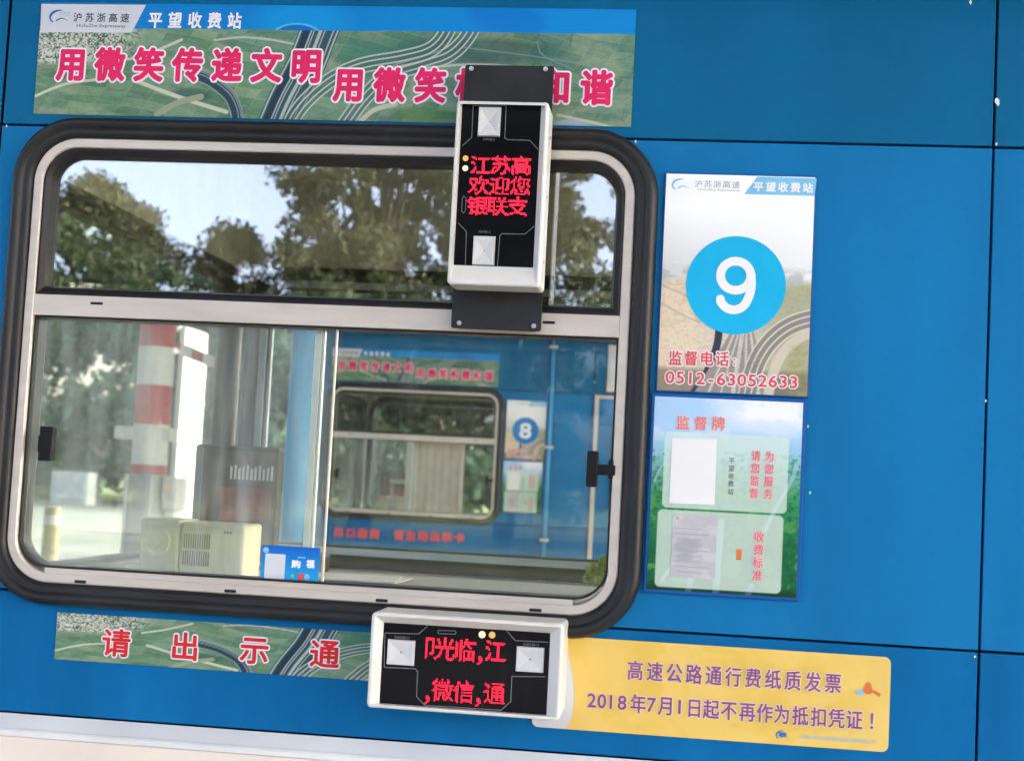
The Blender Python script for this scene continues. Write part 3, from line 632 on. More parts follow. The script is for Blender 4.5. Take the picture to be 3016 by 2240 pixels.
def z8(x, y): return at(1880+x*.3994, 1140+y*.3994, -.006)
def notice_fn(U, V):
    X = 95+U*1085; Y = 1520-V*1430; n = vnoise(X/120, Y/90, 31); n2 = vnoise(X/26, Y/20, 32)
    P = np.zeros(X.shape+(3,))+l3((168, 204, 238)); P = mixc(P, np.clip((X-450)/350, 0, 1)*np.clip((360-Y)/150, 0, 1), l3((236, 238, 244)))
    P = mixc(P, np.clip((n-.5)*5, 0, .6)*(Y < 420), l3((206, 222, 242)))
    g = np.clip((Y-330)/260, 0, 1); P = mixc(P, g*.9, l3((120, 182, 176)))
    g = np.clip((Y-520)/300, 0, 1); P = mixc(P, g, l3((52, 142, 92))); g = np.clip((Y-820)/400, 0, 1); P = mixc(P, g*.8, l3((18, 88, 52)))
    P = mixc(P, np.clip((n2-.5)*4, 0, .6)*(Y > 480), l3((22, 84, 50))); P = mixc(P, np.clip((n-.55)*5, 0, .5)*(Y > 600), l3((96, 164, 84)))
    for pts, wd in (([(210, 540), (150, 640), (120, 720)], 8), ([(1150, 560), (1110, 680), (1000, 900), (940, 1040)], 14), ([(200, 1460), (260, 1360), (330, 1250)], 10), ([(620, 1000), (610, 1250), (600, 1520)], 24), ([(860, 1450), (830, 1530)], 20), ([(420, 1400), (400, 1520)], 22)):
        P = mixc(P, soft(sdist(X, Y, pts), wd, 8)*.7, l3((150, 190, 200)))
    e = np.clip((Y-1440)/60, 0, 1); P = mixc(P, e*.7, l3((14, 44, 24)))
    for (x0, y0, x1, y1) in ((178, 345, 1092, 915), (150, 925, 1072, 1500)):
        dx = np.maximum(np.maximum(x0+40-X, X-x1+40), 0); dy = np.maximum(np.maximum(y0+40-Y, Y-y1+40), 0)
        m_ = np.clip((40-np.hypot(dx, dy))/6, 0, 1)*.68; P = mixc(P, m_, l3((208, 226, 214)))
    return P
NX0, NX1, NZ0, NZ1 = -.040, .1945, 1.137, 1.4445
notice = sheet_board('notice_board', NX0, NX1, NZ0, NZ1, 'green and blue supervision notice board with a blank white sheet, below the number 9 sign', 'notice board', 'supervision notice boards', margin=.005, th=.008)
grid_sheet('photo_print', NX0, NX1, NZ0, NZ1, -.0086, 236, 310, notice_fn, parent=notice)
mb = MB(); mb.poly([z8(228, 852), z8(562, 866), z8(580, 382), z8(250, 374)], -.0092); obj('white_sheet', mb, M['paper_white'], notice)
def grey_fn(U, V):
    n = vnoise(U*3, V*9, 41); P = np.zeros(U.shape+(3,))+l3((186, 184, 188)); P = mixc(P, np.clip((n-.45)*4, 0, .6), l3((204, 202, 206)))
    return mixc(P, soft(np.hypot((U-.35)/.3, (V-.5)/.12), 1, .5)*.5+soft(np.hypot((U-.3)/.2, (V-.32)/.06), 1, .5)*.4, l3((150, 150, 156)))
a, b = z8(237, 1395), z8(583, 948); grid_sheet('fee_sheet', a[0], b[0], a[1], b[1], -.0092, 60, 80, grey_fn, parent=notice)
mb = MB()
for i, (x, y, s) in enumerate(((290, 963, .004), )): p = z8(x, y); mb.poly(rr(p[0]-s/2, p[0]+s/2, p[1]-s/2, p[1]+s/2, .001, 2), -.0096)
for r in range(9):
    y = 1035+r*40; x0 = 262+(r % 3)*12; a = z8(x0, y); wd = (.044, .052, .038)[r % 3]
    mb.poly([(a[0], a[1]-.0009), (a[0]+wd, a[1]-.0012), (a[0]+wd, a[1]+.0006), (a[0], a[1]+.0009)], -.0096)
obj('fee_rows', mb, M['ink_grey'], notice)
mb = MB(); a, b = z8(720, 1270), z8(762, 1192); mb.poly([a, (b[0], a[1]), b, (a[0], b[1])], -.0092); obj('orange_patch', mb, M['orange_ink'], notice)
mb = MB(); line(mb, '平望收费站', z8(688, 540), z8(680, 768), .0098, .0105, -.0092); obj('station_lettering', mb, M['ink_dark'], notice)
for mm, nm, fat, yy in ((M['pale_pink'], 'letter_outline', .0018, -.0091), (M['faded_pink'], 'notice_lettering', .0002, -.0097)):
    mb = MB(); line(mb, '监督牌', z8(328, 262), z8(590, 268), .0215, .0225, yy, fat); line(mb, '为您服务', z8(968, 510), z8(955, 785), .0145, .0165, yy, fat)
    line(mb, '请您监督', z8(866, 505), z8(852, 780), .0145, .0165, yy, fat); line(mb, '收费标准', z8(890, 1100), z8(876, 1385), .0165, .0175, yy, fat); obj(nm, mb, mm, notice)

def z3(x, y): return at(x*.4946, 1750+y*.4946)
LX0, LX1, LZ0, LZ1 = -1.0185, -.22, .9615, 1.039
def lower_fn(U, V):
    X = 100+U*1500; Y = 352-V*235-10; P = aerial(X, Y); return P*1.02
lo = ((LX0+LX1)/2, -.002, (LZ0+LZ1)/2)
lban = grid_sheet('notice_strip', LX0, LX1, LZ0, LZ1, -.002, 640, 64, lower_fn, origin=lo)
tag(lban, 'narrow strip with large red characters on a green aerial photo, below the near window', 'banner')
s, a, b = '请出示通行卡', z3(697, 285), z3(1937, 350); b = (a[0]+(b[0]-a[0])*5/3, a[1]+(b[1]-a[1])*5/3)
mb = MB(); line(mb, s, a, b, .0510, .0475, -.0026, .0036, nd=14); obj('letter_outline', mb, M['white_ink'], lban)
mb = MB(); line(mb, s, a, b, .0510, .0475, -.0034, .0012, nd=8); obj('notice_lettering', mb, M['red_ink'], lban)

def zy(x, y): return at(1600+x*.4946, 1850+y*.4946)
def yel_fn(U, V):
    n = vnoise(U*7, V*3, 51); P = np.zeros(U.shape+(3,))+l3((228, 193, 100)); P = mixc(P, np.clip((n-.42)*5, 0, .7), l3((223, 185, 86)))
    P = mixc(P, np.clip((vnoise(U*9+4, V*4, 52)-.5)*5, 0, .6), l3((234, 201, 116)))
    return mixc(P, np.clip((U-.8)/.25, 0, 1)*.5, l3((238, 208, 134)))
YX0, YX1, YZ0, YZ1 = -.213, .3445, .9075, 1.0535
mb = MB(); mb.prism(rr(YX0, YX1, YZ0, YZ1, .010, 6), -.0028, -.0005)
ysign = tag(obj('invoice_sign', mb, M['grey_white'], origin=((YX0+YX1)/2, 0, (YZ0+YZ1)/2)), 'yellow sign with purple characters about paper invoices, lower right of the window', 'sign')
# yellow field with a wavy left edge
U, V = np.meshgrid(np.linspace(0, 1, 60), np.linspace(0, 1, 30))
yo = grid_sheet('yellow_field', -.15, YX1, YZ0, YZ1, -.0033, 120, 40, yel_fn, parent=ysign)
co = np.empty(len(yo.data.vertices)*3, np.float32); yo.data.vertices.foreach_get('co', co); co = co.reshape(-1, 3)
oz_ = WO[ysign.name]; t = (co[:, 2]+oz_[2]-YZ0)/(YZ1-YZ0); u = (co[:, 0]+oz_[0]+.15)/(YX1+.15)
le = np.interp(t, [0, .05, .15, .35, .55, .75, 1], [zy(162, 0)[0], zy(180, 0)[0], zy(198, 0)[0], zy(206, 0)[0], zy(195, 0)[0], zy(168, 0)[0], zy(146, 0)[0]])
cut = np.where(t < .06, .010*(1-np.sqrt(np.clip(1-(1-t/.0685)**2, 0, 1))), np.where(t > .94, .010*(1-np.sqrt(np.clip(1-((t-.9315)/.0685)**2, 0, 1))), 0))
co[:, 0] = le+(YX1-cut-le)*u-oz_[0]; yo.data.vertices.foreach_set('co', co.ravel()); yo.data.update()
for mm, nm, fat, yy in ((M['yellow_halo'], 'letter_outline', .0020, -.0038), (M['purple'], 'invoice_lettering', .0005, -.0044)):
    mb = MB(); line(mb, '高速公路通行费纸质发票', zy(549, 246), zy(1724, 322), .0265, .0320, yy, fat)
    l2 = '2018年7月1日起不再作为抵扣凭证！'; xs = [290, 350, 404, 470, 566, 645, 732, 812, 900, 1000, 1105, 1215, 1318, 1420, 1530, 1640, 1745, 1850, 1955]
    for ch, x in zip(l2, xs):
        p = zy(x, 424+(x-290)*.0735); k = ch in '20187'; put(mb, ch, p[0], p[1], .030 if k else .0262, .031 if k else .0315, yy, fat)
    obj(nm, mb, mm, ysign)
mb = MB(); p = zy(1745, 655); put(mb, '江苏高速公路联网营运管理有限公司', p[0], p[1], .119, .0065, -.0038); obj('company_lettering', mb, M['ink_lblue'], ysign)
mb = MB(); p = zy(1418, 632); swoosh(mb, p[0]+.002, p[1], .018, -.0038); mb.poly(rr(p[0]-.004, p[0]+.0075, p[1]-.002, p[1]+.0045, .001, 2), -.0040); obj('company_logo', mb, M['ink_blue'], ysign)
mb = MB(); p = zy(1932, 352); mb.poly([(p[0]+.0072*math.cos(a)*(1.25 if math.sin(a) < 0 else .8), p[1]+.0095*math.sin(a)) for a in np.linspace(0, 2*PI, 21)[:-1]], -.0038)
p = zy(1985, 388); mb.poly([(p[0]-.008, p[1]+.003), (p[0]+.004, p[1]-.004), (p[0]+.006, p[1]+.001), (p[0]-.004, p[1]+.006)], -.0038); obj('emblem', mb, M['orange_ink'], ysign)
mb = MB(); p = zy(1885, 378); mb.poly([(p[0]+.0062*math.cos(a), p[1]+.0045*math.sin(a)) for a in np.linspace(0, 2*PI, 17)[:-1]], -.0040); obj('emblem_dot', mb, M['ink_lblue'], ysign)

# the payment sticker on the left pane (its QR code left out)
def zq(x, y): return at(750+x*.1124, 1590+y*.1124, .005)
def st_fn(U, V):
    P = np.zeros(U.shape+(3,))+l3((34, 160, 222)); P = mixc(P, np.clip((V-.15)/.7, 0, 1), l3((20, 112, 202))); return mixc(P, np.clip((V-.86)/.08, 0, 1)*.8, l3((30, 96, 190)))
SX0, SX1, SZ0, SZ1 = -.6765, -.5785, 1.1135, 1.1705
stk = grid_sheet('payment_sticker', SX0, SX1, SZ0, SZ1, .0052, 60, 40, st_fn, origin=((SX0+SX1)/2, .0052, (SZ0+SZ1)/2))
tag(stk, 'small blue payment sticker with a white square, at the foot of the left sliding pane', 'sticker')
mb = MB(); a, b = zq(245, 985), zq(815, 372); mb.poly(rr(a[0], b[0], a[1], b[1], .002, 3), .0048); obj('white_square', mb, M['grey_white'], stk)
mb = MB(); p = zq(1075, 620); put(mb, '购', p[0]+.001, p[1], .016, .013, .0046, .0007); p = zq(1465, 620); put(mb, '福', p[0], p[1], .014, .014, .0046, .0007); p = zq(1235, 455); put(mb, '一', p[0], p[1], .014, .01, .0046); obj('lettering', mb, M['white_ink'], stk)
mb = MB(); p = zq(300, 255); mb.poly([(p[0]+.0052*math.cos(a), p[1]+.0052*math.sin(a)) for a in np.linspace(0, 2*PI, 17)[:-1]], .0047); p = zq(1372, 960); mb.poly([(p[0]+.0048*math.cos(a), p[1]+.005*math.sin(a)) for a in np.linspace(0, 2*PI, 17)[:-1]], .0047); obj('round_emblem', mb, M['ink_lblue'], stk)
mb = MB(); p = zq(1212, 952); mb.poly([(p[0]+.0058*math.cos(a), p[1]+.0058*math.sin(a)) for a in np.linspace(0, 2*PI, 17)[:-1]], .0046); obj('heart_emblem', mb, M['pink_ink'], stk)
mb = MB(); p = zq(990, 940); mb.poly([(p[0]+.0038*math.cos(a), p[1]+.0038*math.sin(a)) for a in np.linspace(0, 2*PI, 17)[:-1]], .0046); obj('green_emblem', mb, M['green_ink'], stk)

# copies on the next booth
copy_tree(banner, B8, 'smaller looking printed slogan banner above the number eight booth, seen through the window')
n8 = copy_tree(notice, B8, 'supervision notice board on the far booth, below the number 8 sign seen through the glass')
p8 = copy_tree(poster, B8, 'lane number sign with a white 8 on a blue disc, seen through the window')
for c in list(p8.children):
    nm = c.name.split('.')[0]
    if nm in ('phone_lettering', 'letter_outline'): pass
    if nm == 'numeral':
        bpy.data.objects.remove(c)
    elif nm == 'number_disc':
        me = c.data.copy(); me.materials.clear(); me.materials.append(M['disc_blue']); c.data = me
WO[p8.name] = tuple(p8.location)
mb = MB(); put(mb, '8', B8[0]+cx, B8[1]*0+cz+B8[2], .150, .125, B8[1]-.0070, .0035); obj('numeral', mb, M['white_ink'], p8)
mb = MB(); a, b = (-2.018, .925), (-1.255, .937)
line(mb, '出口缴费 请主动出示卡', (-2.012, .927), (-1.275, .934), .060, .056, B8[1]-.002, .005)
l8 = tag(obj('red_lettering', mb, M['pink_ink'], origin=(-1.64, B8[1], .93)), 'row of red characters stuck on the blue panel below the far booth window', 'lettering')
mb = MB(); mb.box(-.436, -.20, B8[1]-.012, B8[1]-.0005, 1.846, 2.128); wb = tag(obj('wall_board', mb, M['cream'], origin=(-.32, B8[1], 1.98), bevel=.003), 'beige board on the far booth above its door, at the right edge of the near window', 'board')
mb = MB(); mb.box(-.425, -.21, B8[1]-.014, B8[1]-.0125, 1.87, 2.10); obj('board_face', mb, M['grey_white'], wb)
x = -.763; mb = MB(); mb.cyl((x, B8[1]-.018, .83), (x, B8[1]-.018, 2.15), .012, n=14); pp = tag(obj('conduit_pipe', mb, M['blue_edge'], origin=(x, B8[1], .83), smooth=True), 'light blue vertical pipe on the far booth, right of its number 8 sign', 'pipe')
mb = MB()
for z in (.95, 1.5, 2.1): mb.box(x-.026, x+.026, B8[1]-.036, B8[1]-.0005, z-.008, z+.008)
obj('clip', mb, M['alu'], pp, bevel=.002)

# ------------------------------------------------------------------ LED displays
def pyramid(mb, x0, x1, z0, z1, y, h):
    cx_, cz_ = (x0+x1)/2, (z0+z1)/2; e = (x1-x0)*.09; q = (x1-x0)*.014
    R = [[(x0, y, z0), (x1, y, z0), (x1, y, z1), (x0, y, z1)], [(x0+.001, y-h, z0+.001), (x1-.001, y-h, z0+.001), (x1-.001, y-h, z1-.001), (x0+.001, y-h, z1-.001)],
         [(x0+e, y-h, z0+e), (x1-e, y-h, z0+e), (x1-e, y-h, z1-e), (x0+e, y-h, z1-e)], [(cx_-q, y-h*.12, cz_-q), (cx_+q, y-h*.12, cz_-q), (cx_+q, y-h*.12, cz_+q), (cx_-q, y-h*.12, cz_+q)]]
    mb.loft(R, True, False, True)
def disc(mb, c, r, y, n=18): mb.poly([(c[0]+r*math.cos(2*PI*i/n), c[1]+r*math.sin(2*PI*i/n)) for i in range(n)], y)
def case(x0, x1, z0, z1, yb, yf, sx0, sx1, sz0, sz1, ys, r):
    """hollow front case: outer box with a slanting bezel down to the recessed screen (sx0..sz1 at depth ys)"""
    mb = MB(); e = .0022
    R = [[FX(p, yb) for p in rr(x0, x1, z0, z1, r, 5)], [FX(p, yf+e) for p in rr(x0, x1, z0, z1, r, 5)], [FX(p, yf) for p in rr(x0+e, x1-e, z0+e, z1-e, r, 5)],
         [FX(p, yf) for p in rr(x0+.0052, x1-.0052, z0+.0052, z1-.0052, .003, 5)],
         [FX(p, ys) for p in rr(sx0, sx1, sz0, sz1, .0012, 5)], [FX(p, ys+.006) for p in rr(sx0, sx1, sz0, sz1, .0012, 5)]]
    mb.loft(R, True, True, False); return mb
# --- tall one
def zt(x, y, Y=-.096): return at(1300+x*.4963, 180+y*.4963, Y)
YF = -.110
vd = empty('led_display', (-.298, -.04, 1.54), 'tall grey cased LED display with red characters, mounted across the upper right of the window', 'LED display')
mb = MB(); mb.prism(rr(-.373, -.2265, 1.5385, 1.9725, .004, 4), -.040, -.0365); pl = obj('mounting_plate', mb, M['black_plate'], vd, bevel=.0008)
mb = MB(); mb.box(-.363, -.235, -.0364, -.0005, 1.90, 1.965); mb.box(-.363, -.235, -.0364, -.0135, 1.5405, 1.566); obj('standoff', mb, M['black_plate'], vd)
for (x, y) in ((178, 44), (618, 47), (105, 1553), (548, 1571)):
    p = at(1300+x*.4963, 180+y*.4963, -.041); mb = MB(); mb.cyl((p[0], -.0395, p[1]), (p[0], -.0425, p[1]), .0042, .0036, 14); mb.cyl((p[0], -.0424, p[1]), (p[0], -.0440, p[1]), .0026, .0018, 6); obj('screw', mb, M['screw'], vd)
a, b = zt(124, 252), zt(553, 1226); sx0, sx1, sz0, sz1 = a[0], (b[0]+zt(585, 256)[0])/2, b[1], a[1]
mb = case(-.3715, -.2245, 1.6005, 1.8935, -.0405, YF, sx0, sx1, sz0, sz1, -.096, .006); obj('case', mb, M['white_case'], vd)
mb = MB(); mb.box(sx0-.002, sx1+.002, -.0945, -.09, sz0-.002, sz1+.002); obj('screen', mb, M['screen'], vd)
YS = -.0949
def sensor(parent, z, x0, y0, x1, y1, Y=YS):
    a, b = z(x0, y1), z(x1, y0); mb = MB(); pyramid(mb, a[0], b[0], a[1], b[1], Y+.0002, .0055); s = obj('sensor_window', mb, M['sensor'], parent)
    mb = MB(); disc(mb, ((a[0]+b[0])/2, (a[1]+b[1])/2), .0012, Y-.0005); obj('sensor_hole', mb, M['dark'], s)
sensor(vd, zt, 214, 275, 356, 446); sensor(vd, zt, 182, 1040, 322, 1208)
mb = MB()
ribbon(mb, [zt(124, 502), zt(180, 452), zt(188, 262), zt(384, 264), zt(376, 455), zt(392, 466), zt(524, 470), zt(572, 522)], YS-.0004, .0011)
ribbon(mb, [zt(102, 962), zt(148, 1010), zt(142, 1214), zt(332, 1222), zt(347, 1034), zt(360, 1024), zt(496, 1026), zt(556, 974)], YS-.0006, .0011)
ribbon(mb, [zt(132, 800), zt(124, 816), zt(120, 890), zt(130, 902), zt(142, 890), zt(146, 812), zt(132, 800)], YS-.0008, .0009)
p = zt(282, 464); put(mb, '扫码窗口', p[0], p[1], .019, .0042, YS-.0004); p = zt(256, 1012); put(mb, '扫码窗口', p[0], p[1], .019, .0042, YS-.0004)
obj('panel_lines', mb, M['line'], vd)
def zl(x, y): return at(1360+x*.1392, 430+y*.1392, -.0955)
mb = MB(); sx, sz = .0350, .0315
for s, a, b in (('江苏高', (400, 405), (1260, 415)), ('欢迎您', (365, 835), (1240, 850)), ('银联支', (330, 1262), (1180, 1275))):
    pa, pb = zl(*a), zl(*b)
    for i, chh in enumerate(s): dots(mb, chh, pa[0]+(pb[0]-pa[0])*i/2, pa[1]+(pb[1]-pa[1])*i/2, sx, sz, YS-.0010)
obj('led_text', mb, M['led'], vd)
mb = MB(); disc(mb, zl(82, 262), .0046, YS-.0010); obj('status_light', mb, M['led_orange'], vd)
mb = MB(); disc(mb, zl(76, 472), .0046, YS-.0010); obj('status_light', mb, M['led_yellow'], vd)
mb = MB()
for z in (1.645, 1.75, 1.845): mb.cyl((-.2246, -.075, z), (-.2228, -.075, z), .003, .0026, 10)
obj('side_screw', mb, M['screw'], vd)
# --- wide one
def zw(x, y, Y=-.097): return at(1000+x*.3237, 1760+y*.3237, Y)
hd = empty('led_display', (-.311, 0, .938), 'wide white cased LED display with two rows of red characters, below the window', 'LED display')
a, b = zw(402, 238), zw(1880, 1050); sx0, sx1, sz0, sz1 = a[0]+.0, b[0]+.0005, (zw(370, 968)[1]+b[1])/2-.0002, (a[1]+zw(1905, 300)[1])/2
mb = case(-.4605, -.1610, .9375, 1.0835, -.0035, -.112, sx0, sx1, sz0, sz1, -.097, .007); obj('case', mb, M['white_case'], hd)
mb = MB(); mb.box(sx0-.002, sx1+.002, -.0955, -.091, sz0-.002, sz1+.002); obj('screen', mb, M['screen'], hd)
YS = -.0959
sensor(hd, zw, 426, 388, 690, 602); sensor(hd, zw, 1600, 452, 1865, 666)
mb = MB()
ribbon(mb, [zw(415, 318), zw(718, 326), zw(800, 256)], YS-.0004, .0012)
ribbon(mb, [zw(412, 330), zw(406, 630), zw(686, 642), zw(710, 668), zw(700, 895), zw(775, 975), zw(1470, 1020), zw(1558, 940), zw(1568, 712), zw(1872, 716)], YS-.0006, .0012)
ribbon(mb, [zw(1512, 288), zw(1598, 386), zw(1895, 402)], YS-.0008, .0012)
ribbon(mb, [zw(902, 294), zw(1050, 298), zw(1062, 314), zw(1050, 328), zw(904, 324), zw(892, 308), zw(902, 294)], YS-.0010, .0010)
p = zw(566, 360); put(mb, '扫码窗口', p[0], p[1], .024, .0046, YS-.0004); p = zw(1742, 424); put(mb, '扫码窗口', p[0], p[1], .024, .0046, YS-.0004)
obj('panel_lines', mb, M['line'], hd)
mb = MB()
for s, x, y, k in (('卩', 822, 450, .8), ('光', 958, 462, 1), ('临', 1142, 474, 1), ('，', 1278, 500, 1), ('江', 1418, 482, 1), ('，', 800, 858, 1), ('微', 938, 838, 1), ('信', 1132, 852, 1), ('，', 1262, 880, 1), ('通', 1408, 866, 1)):
    p = zw(x, y, -.0965); dots(mb, s, p[0], p[1], .0345*k, .0355, YS-.0010)
obj('led_text', mb, M['led'], hd)
mb = MB(); disc(mb, zw(1297, 332), .0054, YS-.0010); obj('status_light', mb, M['led_yellow'], hd)
mb = MB(); disc(mb, zw(1388, 336), .0052, YS-.0010); obj('status_light', mb, M['led_orange'], hd)

# ------------------------------------------------------------------ inside the booth
CZ = 1.0605
def ibox(name, parent, m, x0, x1, y0, y1, z0, z1, bevel=.002): mb = MB(); mb.box(x0, x1, y0, y1, z0, z1); return obj(name, mb, m, parent, bevel=bevel)
bx = empty('intercom_box', (-.925, .44, CZ), 'beige desk intercom box with a round dial and a slotted speaker, behind the left pane', 'intercom', 'intercom boxes on booth counters')
p0, p1 = at(417, 1530, .40), at(722, 1540, .40); bt = at(480, 1528, .40)[1]; xm = at(527, 1600, .40)[0]
ibox('case', bx, M['beige'], xm+.0005, p1[0], .40, .52, CZ, bt-.003, .006); ibox('front_panel', bx, M['beige2'], p0[0], xm, .396, .52, CZ, bt, .006)
mb = MB(); c = at(459, 1592, .395)
R = [[(c[0]+r*math.cos(a), y, c[1]+r*math.sin(a)) for a in np.linspace(0, 2*PI, 25)[:-1]] for r, y in ((.030, .3958), (.029, .388), (.022, .388), (.021, .3945), (.012, .3945), (.011, .390), (.002, .389))]
mb.loft(R, True, False, True); obj('dial', mb, M['beige'], bx, smooth=False)
mb = MB(); g0, g1 = at(545, 1566, .399), at(612, 1672, .399)
for i in range(12):
    x = g0[0]+(g1[0]-g0[0])*i/11
    for k in range(2): zc = g0[1]+(g1[1]-g0[1])*(.24+.5*k); mb.box(x-.0013, x+.0013, .3985, .4005, zc-.014, zc+.014)
obj('speaker_slots', mb, M['grille'], bx)
mb = MB(); p = at(672, 1568, .399)
for i in range(3): mb.box(p[0]-.009+i*.006, p[0]-.005+i*.006, .399, .4005, p[1]-.0025, p[1]+.0025)
obj('indicator', mb, M['grille'], bx)
mn = empty('monitor', (-.98, .92, CZ), 'dark glossy desk monitor standing behind the beige intercom box', 'monitor', 'monitors on booth counters')
q0, q1 = at(580, 1306, .90), at(822, 1340, .90); q2 = at(566, 1560, .90)
ibox('housing', mn, M['mon'], q0[0], q1[0], .90, .95, 1.11, q0[1], .005)
ibox('side_bezel', mn, M['grey_dark'], q0[0]-.001, q0[0]+.018, .8985, .93, 1.112, q0[1]-.004, .002)
ibox('screen', mn, M['mon_glass'], q0[0]+.019, q1[0]-.006, .8988, .91, 1.118, q0[1]-.012, .001)
a, b = at(640, 1530, .898), at(800, 1440, .898); ibox('reflected_red', mn, M['mon_reflection'], a[0], b[0], .8982, .9, a[1], b[1], .0005)  # red reflection in the screen, painted as a patch
mb = MB(); a, b = at(680, 1410, .898), at(802, 1378, .898)
for i in range(11):
    x = a[0]+(b[0]-a[0])*i/10; mb.box(x-.0022, x+.0022, .8975, .9, a[1], b[1]+.004*math.sin(i*2.1))
obj('glint_row', mb, M['paper_white'], mn)  # row of white glints on the screen, built as bars
mb = MB(); mb.box((q0[0]+q1[0])/2-.03, (q0[0]+q1[0])/2+.03, .93, .945, CZ+.008, 1.13); mb.box((q0[0]+q1[0])/2-.07, (q0[0]+q1[0])/2+.07, .88, .985, CZ, CZ+.01); obj('stand', mb, M['mon'], mn, bevel=.003)
kb = empty('paper_stack', (-.72, .83, CZ), 'white papers lying flat on the counter behind the right pane', 'papers')
for i, (dx, rz) in enumerate(((0, .05), (.01, -.03), (-.006, .1))):
    mb = MB(); mb.box(-.13, .13, -.09, .09, CZ+.0012*i, CZ+.0012*i+.0010)
    mb.v = [(-.73+dx+x*math.cos(rz)-y*math.sin(rz), .84+x*math.sin(rz)+y*math.cos(rz), z) for x, y, z in mb.v]; obj('sheet_pile', mb, M['paper_white'], kb)
mb = MB(); q = [at(1215, 1712, .62), at(1330, 1690, .72)]; mb.box(-.58, -.44, .40, .62, CZ+.0005, CZ+.004)
mb.v = [(-.51+(x+.51)*.8-(y-.5)*.6, .5+(x+.51)*.6+(y-.5)*.8, z) for x, y, z in mb.v]; fo = tag(obj('brown_folder', mb, M['folder'], origin=(-.51, .5, CZ)), 'brown card folder lying on the counter, right of the white papers', 'folder')
mb = MB(); mb.box(-.545, -.475, .47, .52, CZ+.0042, CZ+.0046); obj('folder_label', mb, M['cream'], fo)
mb = MB(); mb.box(-.90, -.80, .92, 1.0, CZ, CZ+.045); ch = tag(obj('card_reader', mb, M['black_plastic'], origin=(-.85, .96, CZ), bevel=.008), 'black card reader block on the counter left of the papers', 'card reader')
mb = MB(); mb.box(-.885, -.815, .9185, .9215, CZ+.026, CZ+.030); obj('card_slot', mb, M['line'], ch)
yl = B8[1]+.16; a, b = at(1200, 1296, yl), at(1356, 1560, yl)
bl = empty('roller_blind', ((a[0]+b[0])/2, yl, a[1]), 'pale beige roller blind inside the far number 8 booth, behind its right pane', 'blind')
mb = MB(); nW = 24; mb.loft([[(a[0]+(b[0]-a[0])*i/nW, yl+.006*math.sin(i*1.9)+.003*math.sin(i*4.3), z) for i in range(nW+1)] for z in (a[1], (a[1]+b[1])/2, b[1])], closed=False); obj('cloth', mb, M['blind'], bl, smooth=True)
mb = MB(); mb.cyl((a[0]-.03, yl, a[1]+.015), (b[0]+.03, yl, a[1]+.015), .02, n=14); obj('roller', mb, M['alu'], bl, smooth=False)
mb = MB(); mb.box(a[0], b[0], yl-.008, yl+.012, b[1]-.02, b[1]); obj('bottom_bar', mb, M['alu'], bl, bevel=.002)
copy_tree(bx, (B8[0]+.1, B8[1]+.2, B8[2]), 'beige intercom box on the counter inside the far number 8 booth'); copy_tree(mn, (B8[0]+.12, B8[1], B8[2]), 'dark monitor inside the far number 8 booth')

# ------------------------------------------------------------------ things outside, beyond the booth
def striped(name, x, y, ztop, r, bands, label, group, cat='post'):
    """bands: list of heights where colour changes, red first from the top"""
    e = empty(name, (x, y, .17), label, cat, group); hs = [ztop]+bands+[.17]
    for i in range(len(hs)-1):
        mb = MB(); mb.cyl((x, y, hs[i+1]), (x, y, hs[i]), r, n=24); obj('red_band' if i % 2 == 0 else 'white_band', mb, M['red_paint'] if i % 2 == 0 else M['white_paint'], e, smooth=False)
    return e
yp = 6.0
ph = lambda v: at(450, v, yp)[1]
pw = at(458, 1100, yp)[0]
P1 = striped('striped_post', pw, yp, ph(880), .108, [ph(800), ph(905)+.4, ph(905)+.2, ph(1026) if False else ph(905), ph(1022)][:0]+[2.6, 2.35, 2.29] [:0]+[ph(1022), ph(1135), ph(1250), ph(1368), ph(1480)], 'thick red and white striped post seen through the left pane', 'striped posts beside the lane')
mb = MB(); a, b = at(335, 1257, yp-.06), at(503, 1296, yp-.06); zc = at(450, 1280, yp)[1]; mb.box(a[0], b[0], yp-.06, yp+.06, zc-.035, zc+.045); obj('cross_bracket', mb, M['white_paint'], P1, bevel=.01)
yq = 8.0
x2, zt2 = at(654, 1086, yq); striped('striped_post', x2, yq, zt2+.04, .028, [at(650, 1110, yq)[1], at(650, 1195, yq)[1], at(650, 1290, yq)[1], at(650, 1380, yq)[1]], 'thin red and white striped post holding the slanting barrier bar', 'striped posts beside the lane')
a, b = at(470, 1001, yq-.06), at(668, 1083, yq-.06)
arm = empty('barrier_arm', (a[0], yq-.06, a[1]), 'slanting red and white barrier bar beside the thick striped post', 'barrier')
for i in range(6):
    t0, t1 = i/6, (i+1)/6; mb = MB(); q = .042
    x0, z0, x1_, z1_ = a[0]+(b[0]-a[0])*t0, a[1]+(b[1]-a[1])*t0, a[0]+(b[0]-a[0])*t1, a[1]+(b[1]-a[1])*t1
    mb.prism([(x0, z0-q), (x1_, z1_-q), (x1_, z1_+q), (x0, z0+q)], yq-.09, yq-.03); obj('white_band' if i % 2 == 0 else 'red_band', mb, M['white_paint'] if i % 2 == 0 else M['red_paint'], arm)
x, z = at(886, 1200, 5.98); mb = MB(); mb.cyl((x, 5.98, .14), (x, 5.98, 2.3), .078, n=28); gcl = tag(obj('guard_column', mb, M['blue_edge'], origin=(x, 5.98, .17), smooth=True), 'round blue guard column at the left end of the far booth', 'column')
mb = MB(); mb.cyl((x, 5.98, .17), (x, 5.98, .19), .12, n=24); obj('base_flange', mb, M['grey_metal'], gcl)
